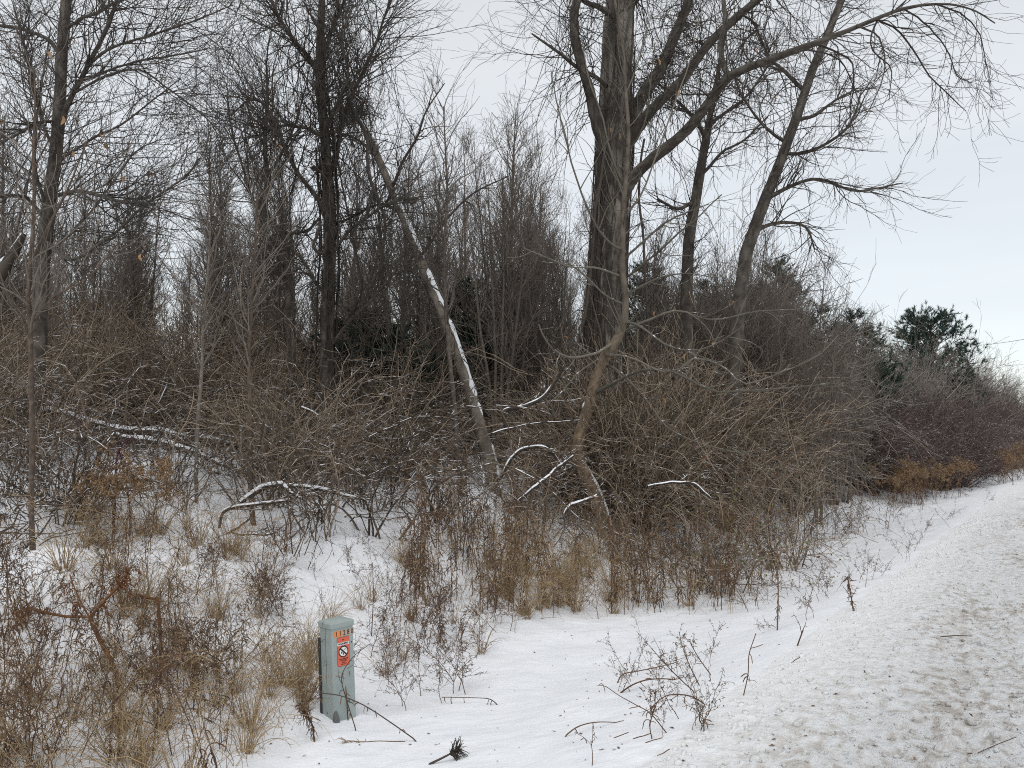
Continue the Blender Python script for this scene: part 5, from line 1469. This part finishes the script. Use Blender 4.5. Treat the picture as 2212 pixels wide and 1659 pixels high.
weeds('plume', 48, [(1860, 1062), (2040, 1050), (2050, 1072), (1960, 1098), (1880, 1098)], 'in the clump beyond the grey sapling', (1.2, 1.7))
weeds('branchy', 34, [(790, 1340), (900, 1290), (1160, 1350), (1190, 1450), (1080, 1480), (900, 1540), (800, 1520)], 'in open snow beside the pedestal', (.55, .85), .3)
weeds('leafy', 12, [(830, 1300), (1000, 1320), (1000, 1420), (850, 1420)], 'in open snow beside the pedestal', (.7, .95), .2)
weeds('tuft', 12, [(620, 1300), (1150, 1320), (1150, 1420), (800, 1500), (640, 1330)], 'thinly in open snow around the pedestal', (.5, .8))
weeds('sparse', 20, [(1380, 1380), (1560, 1380), (1560, 1560), (1420, 1610), (1290, 1560)], 'in the clean snow of the verge', (.5, .8), .4)
weeds('sparse', 46, [(1650, 1230), (1830, 1180), (2000, 1120), (2150, 1060), (2180, 1075), (2000, 1190), (1860, 1290), (1700, 1400), (1640, 1330)], 'in the snow between thicket and road', (.6, .95), .35)
weeds('sparse', 24, [(560, 1180), (1150, 1200), (1100, 1320), (640, 1330)], 'on the snowy slope under the thicket', (.6, 1.0), .25)


def loose_grass():
    """Straw blades scattered through the weed rows, too many to count."""
    T = Tubes()
    for poly, n, ln in ((centre, 600, (.25, .6)), (near_left, 700, (.2, .55)), (centre_back, 500, (.2, .5)), (right_band, 350, (.2, .5)), (mid_left, 250, (.2, .6))):
        p = scatter_poly(poly, n); Q = 7; P = np.empty((n, Q, 3)); p[:, 2] -= .02; P[:, 0] = p
        a = rng.uniform(0, 6.28, n); el = np.radians(rng.uniform(3, 55, n)); d = np.stack([np.cos(a) * np.sin(el), np.sin(a) * np.sin(el), np.cos(el)], 1)
        l = rng.uniform(*ln, n) / (Q - 1)
        for q in range(1, Q):
            d = unit(d + rng.normal(0, .16, (n, 3)) + (0, 0, -.5 * (q / Q) ** 2)); P[:, q] = P[:, q - 1] + d * l[:, None]
        T.add(P, rng.uniform(.0016, .0032, (n, 1)) * (1 - .6 * np.linspace(0, 1, Q)[None]), 3)
    o = part('dry_grass', T.mesh('dry_grass', M['grass'])); tag(o, 'loose straw blades standing and curling through the weed rows', 'grass', kind='stuff')


loose_grass()


def snow_litter():
    """Specks of bark, leaf and seed lying on the verge snow and the slush."""
    p = np.concatenate([scatter_poly([(560, 1400), (1600, 1330), (1700, 1400), (1500, 1655), (560, 1655)], 170), scatter_poly([(1650, 1400), (2200, 1080), (2210, 1650), (1480, 1655)], 130), scatter_poly([(500, 1150), (1100, 1180), (1000, 1400), (560, 1400)], 120)])
    n = len(p); d = rng.normal(size=(n, 3)) * (1, 1, .25); d = unit(d); sd = unit(np.cross(d, (0, 0, 1.0))); s = rng.uniform(.004, .016, (n, 1)); c = p + (0, 0, .004); up = np.array((0, 0, 1.0)) * s * .4
    V = np.stack([c - d * s, c + sd * s * .5 + up, c + d * s * 1.4, c - sd * s * .4 + up * .3], 1).reshape(-1, 3)
    o = part('snow_litter', raw_mesh('snow_litter', V, np.arange(4 * n).reshape(n, 4), M['weed_leaf'], np.repeat(rng.random(n), 4), smooth=False)); tag(o, 'dark specks of leaf and bark strewn on the snow', 'litter', kind='stuff')


snow_litter()


# ------------------------------------------------------------------ fallen wood, canes and twigs drawn from the photograph
def fallen(name, label, pts, mat, cat_, snow=None, sides=10, side=(0, 0, 0), group=None, Q=22, wob=.3):
    P, Rd = pix_line(pts, Q, wob)
    root = thing(name, label, cat_, P[0], group)
    part('stem', trunk_mesh('stem', P, Rd, M[mat], P[0], sides, .05, 5, int(rng.integers(1e4)), 0, .6, .1), root)
    if snow: part('snow_cap', snow_strip(P, Rd, P[0], snow[0], snow[1], snow[2], int(rng.integers(99)), 2.0, mat=M['snow']), root)
    if side[0]:
        T = Tubes(); a = grow(P, Rd, side[0], t=(.2, 1), L=side[1:], ang=(25, 65), rf=.5, rtip=.003, Q=8, wob=.15); T.add(*a, sides=4)
        T.add(*grow(*a, side[0] * 2, t=(.2, 1), L=(.08, .3), ang=(25, 60), rf=.7, rtip=.0028, Q=5, wob=.15))
        part('twigs', T.mesh('twigs', M['shrub_low'], P[0]), root, stuff=True)
    return root


fallen('fallen_log', 'long snow-capped fallen log, upper of two lying across the wood', [(60, 882, 12.6, 15), (117, 893, 12.6, 17), (179, 906, 12.6, 17), (245, 921, 12.6, 16), (332, 931, 12.6, 16), (424, 946, 12.6, 15), (511, 959, 12.6, 13), (560, 985, 12.5, 10)], 'log', 'log', (.65, .9, .1), side=(14, .4, 1.2))
fallen('fallen_log', 'shorter snow-capped fallen log just under the long one', [(250, 940, 12.1, 14), (286, 946, 12.1, 15), (358, 959, 12.1, 15), (434, 985, 12.0, 14), (500, 1010, 11.9, 10)], 'log', 'log', (.65, .9, .12), side=(8, .4, 1.0))
fallen('fallen_branch', 'thick fallen branch humped under heavy snow beside the straight sapling', [(520, 1085, 10.2, 10), (540, 1070, 10.2, 13), (560, 1060, 10.2, 14), (580, 1049, 10.2, 14), (604, 1044, 10.2, 13), (625, 1062, 10.1, 10), (650, 1076, 10.1, 7)], 'log', 'branch', (.8, .95, .05), side=(12, .3, .8))
fallen('fallen_branch', 'hooked dark fallen branch with its end bent down into the snow', [(474, 1140, 9.9, 8), (477, 1120, 9.9, 9), (484, 1106, 9.9, 10), (502, 1098, 9.9, 10), (535, 1092, 9.9, 10), (580, 1085, 9.9, 9), (628, 1080, 9.9, 7)], 'log', 'branch', (.5, .8, .25), side=(10, .3, .7))
fallen('fallen_branch', 'snowy branch lying level in the brush right of the humped one', [(600, 1048, 10.4, 9), (640, 1051, 10.4, 10), (690, 1056, 10.4, 10), (740, 1070, 10.4, 8), (800, 1080, 10.4, 5)], 'log', 'branch', (.8, .9, .1), side=(16, .3, .9))
fallen('fallen_branch', 'forked stick dipping to the snow under the brush', [(540, 1120, 9.8, 7), (515, 1140, 9.8, 8), (500, 1150, 9.8, 8), (560, 1155, 9.8, 7), (600, 1150, 9.8, 5)], 'log', 'branch', (.4, .8, .3), side=(6, .2, .5))
fallen('dark_log', 'dark bare log end beside the thin upright sapling', [(-40, 1168, 9.3, 9), (0, 1163, 9.3, 9), (50, 1157, 9.3, 9), (100, 1152, 9.3, 8)], 'vine', 'log')
fallen('fallen_branch', 'dark curved bough with a snow line low between slanting trunk and crooked sapling', [(1095, 930, 13, 10), (1088, 900, 13, 11), (1092, 886, 13, 11), (1135, 878, 13, 11), (1180, 853, 13, 10), (1200, 825, 13, 9), (1220, 790, 13, 7)], 'vine', 'branch', (.4, .7, .42), side=(8, .3, .9))
fallen('fallen_branch', 'thin level stick with a snow line reaching to the crooked sapling', [(1065, 936, 12, 4), (1100, 925, 12, 4), (1161, 914, 12, 4), (1253, 908, 12, 3)], 'log', 'branch', (.6, .8, .45))
fallen('fallen_branch', 'slanting snowy branch below the elbow of the crooked sapling', [(1120, 1082, 11.8, 9), (1135, 1068, 11.8, 9), (1170, 1040, 11.9, 9), (1200, 1014, 12, 8), (1240, 985, 12, 6)], 'log', 'branch', (.5, .8, .42), side=(8, .3, .8))
fallen('fallen_branch', 'snow-topped branch hugging the ground left of the crooked sapling foot', [(1220, 1110, 11.7, 6), (1232, 1092, 11.7, 7), (1262, 1082, 11.7, 8), (1290, 1070, 11.7, 5)], 'log', 'branch', (.8, .85, .25), side=(5, .2, .6))
fallen('fallen_branch', 'snowy branch arching in the thicket right of the crooked sapling', [(1400, 1050, 11.5, 4), (1452, 1042, 11.5, 6), (1493, 1045, 11.5, 7), (1515, 1058, 11.5, 6), (1535, 1076, 11.5, 5)], 'log', 'branch', (.7, .85, .35), side=(6, .3, .7))
fallen('fallen_branch', 'bowed dark stem and brush tangle between slanting trunk and crooked sapling', [(1075, 1040, 12.4, 8), (1110, 985, 12.4, 9), (1150, 965, 12.4, 9), (1190, 975, 12.4, 8), (1215, 1010, 12.4, 6)], 'vine', 'branch', (.4, .8, .3), side=(12, .3, .9))
for u0, v0, u1, v1, dd, lab in ((345, 870, 372, 800, 13, 'leaning upright below the tall grey tree'), (650, 880, 690, 900, 11.6, 'in the brown brambles before the vine-hung tree'), (170, 960, 195, 1040, 11.5, 'under the two fallen logs')):
    fallen('snowy_stick', 'broken stick carrying a streak of snow ' + lab, [(u0, v0, dd, 6), ((u0 + u1) / 2 + 4, (v0 + v1) / 2, dd, 6), (u1, v1, dd, 4)], 'log', 'branch', (.7, .9, .35), Q=10)


def snow_twig(label, pts, w=3.0, mat='weed_stem', leaves=0, fine=0, name='dry_twig', taper=.6, cat_='twig', leafmat='weed_leaf', tuft=None):
    """A stem whose first pixel stands on the ground; the rest keeps that distance."""
    b, _ = ground_at([pts[0][0]], [pts[0][1]]); d = b[0][1]
    a = [(u, v, d + .02 * i, w * (1 - taper * i / len(pts))) for i, (u, v) in enumerate(pts)]
    P, Rd = pix_line(a, 18)
    P[:, 2] = np.maximum(P[:, 2], ground_z(P[:, 0], P[:, 1]) + .002); P[0, 2] -= .02
    root = thing(name, label, cat_, P[0])
    T = Tubes(); T.add(P, Rd, 6)
    L = Tubes(); has = False
    if fine:
        f = grow(P, Rd, fine, t=(.35, 1), L=(.05, .18), ang=(20, 55), rf=.7, rtip=.0014, Q=6, wob=.15, up=.05); T.add(*f)
        L.add(*curled(*f, fine * 4, (.3, 1), (.015, .045), .0022, -.2)); has = True
    if leaves: L.add(*curled(P, Rd, leaves, (.15, 1), (.04, .10), .0034, -.6)); has = True
    if tuft is not None:
        f = grow(P[-8:], Rd[-8:], tuft, t=(.2, 1), L=(.03, .11), ang=(25, 70), rf=.8, rtip=.0016, Q=5, wob=.25, up=-.1); L.add(*f); has = True
    part('stem', T.mesh('stem', M[mat], P[0]), root)
    if has: part('foliage', L.mesh('foliage', M[leafmat], P[0]), root, stuff=True)
    return root


snow_twig('bowed twig arching alone over clean snow at the bottom of the verge', [(1217, 1593), (1248, 1570), (1289, 1560), (1347, 1561)], 4, leaves=3)
snow_twig('bowed dry stem with small leaves, upper arch in the clean snow', [(1335, 1501), (1365, 1480), (1401, 1468), (1447, 1467), (1475, 1475)], 4.5, leaves=5, fine=3)
snow_twig('bowed dry stem bending back from its right-hand root in the snow', [(1524, 1521), (1488, 1503), (1447, 1501), (1422, 1514), (1405, 1535)], 4, leaves=3, fine=3)
snow_twig('long thin stem slanting through the other twigs in the clean snow', [(1445, 1590), (1406, 1542), (1376, 1524), (1335, 1501), (1309, 1483), (1289, 1480)], 3, leaves=4)
snow_twig('twig with a large curled brown leaf lying across the verge snow', [(1332, 1478), (1345, 1457), (1376, 1450), (1416, 1442), (1457, 1432)], 4, leaves=6)
snow_twig('leaning dead stalk with a feathery tip over the verge twigs', [(1503, 1498), (1457, 1455), (1421, 1416), (1401, 1393)], 3, fine=9)
snow_twig('tall bare stalk leaning left above the verge twigs', [(1513, 1485), (1488, 1434), (1474, 1395), (1467, 1365)], 3, fine=6)
snow_twig('thin stalk leaning left, rightmost of three over the verge twigs', [(1537, 1460), (1508, 1419), (1488, 1383)], 3, fine=7)
snow_twig('bare upright stick with one hanging leaf in the clean verge snow', [(1605, 1508), (1616, 1455), (1618, 1414), (1633, 1368)], 3, leaves=5, taper=.3)
snow_twig('short upright weed with dark drooping seed tufts among the verge twigs', [(1409, 1598), (1404, 1567), (1414, 1526), (1416, 1490)], 3.5, fine=12, leaves=5)
snow_twig('tiny hooked weed near the slush edge', [(1521, 1582), (1519, 1552), (1511, 1539)], 3.5, fine=8, leaves=6)
snow_twig('tall single weed stalk with leaves along its top half before the thicket corner', [(1679, 1365), (1681, 1271), (1676, 1179)], 4, leaves=36, fine=4)
snow_twig('leafy weed stub near the slush beyond the tall single stalk', [(1844, 1324), (1838, 1285), (1830, 1245)], 4, leaves=34, fine=4)
snow_twig('pair of stub stems near the slush edge', [(1722, 1396), (1735, 1360)], 4, fine=2, taper=.2)
snow_twig('upright twig at the bottom edge of the verge snow', [(1279, 1659), (1280, 1630), (1276, 1600)], 3, fine=3)
snow_twig('dark bare cane bowing across the pedestal face', [(904, 1603), (843, 1560), (787, 1524), (736, 1503), (690, 1497)], 3.6, mat='vine', taper=.3, leaves=8, name='bare_cane', cat_='cane')
snow_twig('thin stem running along the snow right of the pedestal', [(1078, 1526), (1062, 1512), (1042, 1508), (955, 1506)], 3, leaves=6)
snow_twig('bent twig with a tan seed tuft at the foot of the pedestal snow', [(880, 1610), (853, 1621), (797, 1618), (746, 1611)], 3, tuft=40, leafmat='weed_tan')
snow_twig('tall straight stalk rising behind the pedestal', [(802, 1383), (806, 1300), (805, 1215)], 3, leaves=8)
snow_twig('fallen clump of dead dark foliage in the snow at the bottom of the picture', [(925, 1652), (960, 1635), (991, 1618)], 7, mat='vine', tuft=70, leafmat='vine', name='dead_foliage', cat_='weed')
snow_twig('dead brown stem crossing the pedestal warning sticker', [(770, 1580), (745, 1500), (738, 1460), (762, 1420), (800, 1390)], 3, leaves=8, fine=3)
snow_twig('short dead stem with a curled tuft before the pedestal face', [(752, 1560), (746, 1480), (735, 1440), (712, 1420)], 3, tuft=30)
snow_twig('dead hanging clump of dark leaves beside the pedestal foot', [(680, 1610), (672, 1560), (650, 1520)], 5, leaves=40, fine=8)
for k, (a, b_) in enumerate((((1393, 1611), (1431, 1622)), ((1366, 1601), (1406, 1605)), ((1325, 1598), (1358, 1626)), ((1419, 1638), (1447, 1637)), ((2026, 1376), (2100, 1374)), ((2085, 1640), (2195, 1592)), ((1705, 1437), (1728, 1420)), ((1620, 1404), (1648, 1398)))):
    where = ['under the verge twigs', 'lying flat left of the other sticks', 'slanting lightly over clean snow', 'beside the slush edge', 'dark on the churned slush', 'on the slush at the near bottom corner', 'beside the pair of stub stems', 'near the bare upright stick'][k]
    snow_twig('short loose stick ' + where, [a, ((a[0] + b_[0]) / 2, (a[1] + b_[1]) / 2 - 2), b_], 2.8, name='loose_stick', taper=.3)


def broken_plant():
    b, _ = ground_at([275], [1500]); d = b[0][1]
    main = [(262, 1490, d, 11), (243, 1435, d, 12), (218, 1386, d, 12), (199, 1345, d, 11), (193, 1330, d, 10)]
    arms = [[(195, 1332, d, 8), (177, 1331, d, 7), (140, 1331, d - .05, 7), (93, 1322, d - .1, 8), (62, 1314, d - .1, 9), (31, 1327, d - .15, 6)],
            [(196, 1332, d, 8), (224, 1299, d + .05, 8), (261, 1261, d + .1, 7), (286, 1221, d + .1, 3)], [(190, 1328, d, 5), (170, 1290, d, 4), (150, 1240, d, 3)]]
    P, Rd = pix_line(main, 14); P[0, 2] = ground_z(P[0, 0], P[0, 1]) - .05
    root = thing('broken_plant', 'forked rust brown dead plant with withered hanging leaves in the near weeds', 'plant', P[0])
    part('stem', trunk_mesh('stem', P, Rd, M['rust'], P[0], 10, .05, 4, 3, 0, .8), root)
    A = [pix_line(a, 14, .2) for a in arms]
    for p, r_ in A: part('branch', trunk_mesh('branch', p, r_, M['rust'], P[0], 9, .08, 4, 5, 0, .8), root)
    L = Tubes(); aa = cat(*A)
    c = grow(*aa, 30, t=(.1, 1), L=(.06, .2), ang=(40, 110), rf=.4, rtip=.002, Q=6, wob=.3, up=-.35); L.add(*c)
    L.add(*curled(*c, 160, (.1, 1), (.03, .09), .0045, -.5))
    part('withered_leaves', L.mesh('withered_leaves', M['rust'], P[0]), root, stuff=True)


broken_plant()
snow_twig('broken rust brown stake standing upright with its snapped top bent over', [(347, 1482), (346, 1392), (342, 1300), (330, 1294), (300, 1285)], 9, mat='rust', taper=.25, name='snapped_plant', cat_='plant', leaves=10)


def purple_canes():
    b, _ = ground_at([245], [1166]); d = b[0][1]
    for k, (pts, lab) in enumerate((([(245, 1168), (247, 1097), (250, 1015), (258, 968), (286, 944)], 'purple cane rising from the snow mound and bent at its top'), ([(282, 1110), (272, 1040), (262, 990), (256, 972)], 'thin purple cane leaning against its taller neighbour'))):
        a = [(u, v, d + .02 * k, (7, 5)[k] * (1 - .1 * i)) for i, (u, v) in enumerate(pts)]
        P, Rd = pix_line(a, 16); P[0, 2] = ground_z(P[0, 0], P[0, 1]) - .05
        root = thing('purple_cane', lab, 'cane', P[0]); T = Tubes(); T.add(P, Rd, 7); T.add(*grow(P, Rd, 6, t=(.4, 1), L=(.3, .8), ang=(20, 60), rf=.4, rtip=.002, Q=7, wob=.1, up=-.06))
        part('stem', T.mesh('stem', M['purple'], P[0]), root)


purple_canes()

# shrubs that still carry leaves
gs = shrub_variant('green_leaved_shrub', 'sparse shrub still holding green leaves, right of the crooked sapling', M['shrub'], 1.5, .8, 14, 80, 300, .15, None, leafs=(230, .05, M['green'], .4)); put(gs, 1500, 11.4, .8)
g2 = shrub_variant('green_leaved_shrub', 'greener leafy sprig nearer the weeds, beside its sparse twin', M['shrub'], 1.3, .8, 10, 60, 240, .15, None, leafs=(210, .045, M['green'], .4)); put(g2, 1560, 11.0, .8)
rs = shrub_variant('russet_leaved_shrub', 'shrub with withered russet leaves in the thicket towards the grey shrubs', M['shrub'], 2.4, 1.0, 26, 160, 500, .14, None, leafs=(260, .06, M['rust'], .5)); put(rs, 1690, 13.2, .9)

# overhead wire beyond the far trees
def wire():
    a, b = at(1960, 745, 110), at(2420, 690, 46)
    q = np.linspace(0, 1, 24)[:, None]; P = a * (1 - q) + b * q; P[:, 2] -= (1 - (2 * q[:, 0] - 1) ** 2) * .9
    T = Tubes(); T.add(P, np.full(24, .018), 6)
    o = part('overhead_wire', T.mesh('overhead_wire', flat_mat('wire_black', (.05, .05, .05)))); tag(o, 'thin overhead wire crossing the sky above the far roadside trees', 'wire')


wire()


# slush clods thrown up on the road
def clods():
    n = 9500
    s = -rng.random(n) ** 1.2 * 4.6 + .25; t = 2.0 + 20 * rng.random(n) ** 1.5
    x = NR[0] * (S0 + s) + DR[0] * t; y = NR[1] * (S0 + s) + DR[1] * t
    dens = fbm(s * .8, t * .22, 3, 9); keep = dens > rng.uniform(-.6, .25, n); x, y = x[keep], y[keep]; n = len(x)
    ico = [(0, 0, 1), (.894, 0, .447), (.276, .851, .447), (-.724, .526, .447), (-.724, -.526, .447), (.276, -.851, .447), (.724, .526, -.447), (-.276, .851, -.447), (-.894, 0, -.447), (-.276, -.851, -.447), (.724, -.526, -.447), (0, 0, -1)]
    f = [(0, 1, 2), (0, 2, 3), (0, 3, 4), (0, 4, 5), (0, 5, 1), (1, 6, 2), (2, 7, 3), (3, 8, 4), (4, 9, 5), (5, 10, 1), (6, 7, 2), (7, 8, 3), (8, 9, 4), (9, 10, 5), (10, 6, 1), (11, 7, 6), (11, 8, 7), (11, 9, 8), (11, 10, 9), (11, 6, 10)]
    I = np.array(ico); r = rng.uniform(.007, .02, n) * (1 + (rng.random(n) > .93) * .9)
    V = I[None] * (r[:, None, None] * rng.uniform(.55, 1.3, (n, 12, 1))) * np.array((1, 1, .75))
    V += np.stack([x, y, ground_z(x, y) + r * .15], 1)[:, None]
    F = (np.array(f)[None] + (np.arange(n) * 12)[:, None, None]).reshape(-1, 3)
    o = part('slush_clods', raw_mesh('slush_clods', V.reshape(-1, 3), F, M['slush'])); tag(o, 'loose clods of sandy slush strewn over the road', 'slush', kind='stuff')


clods()
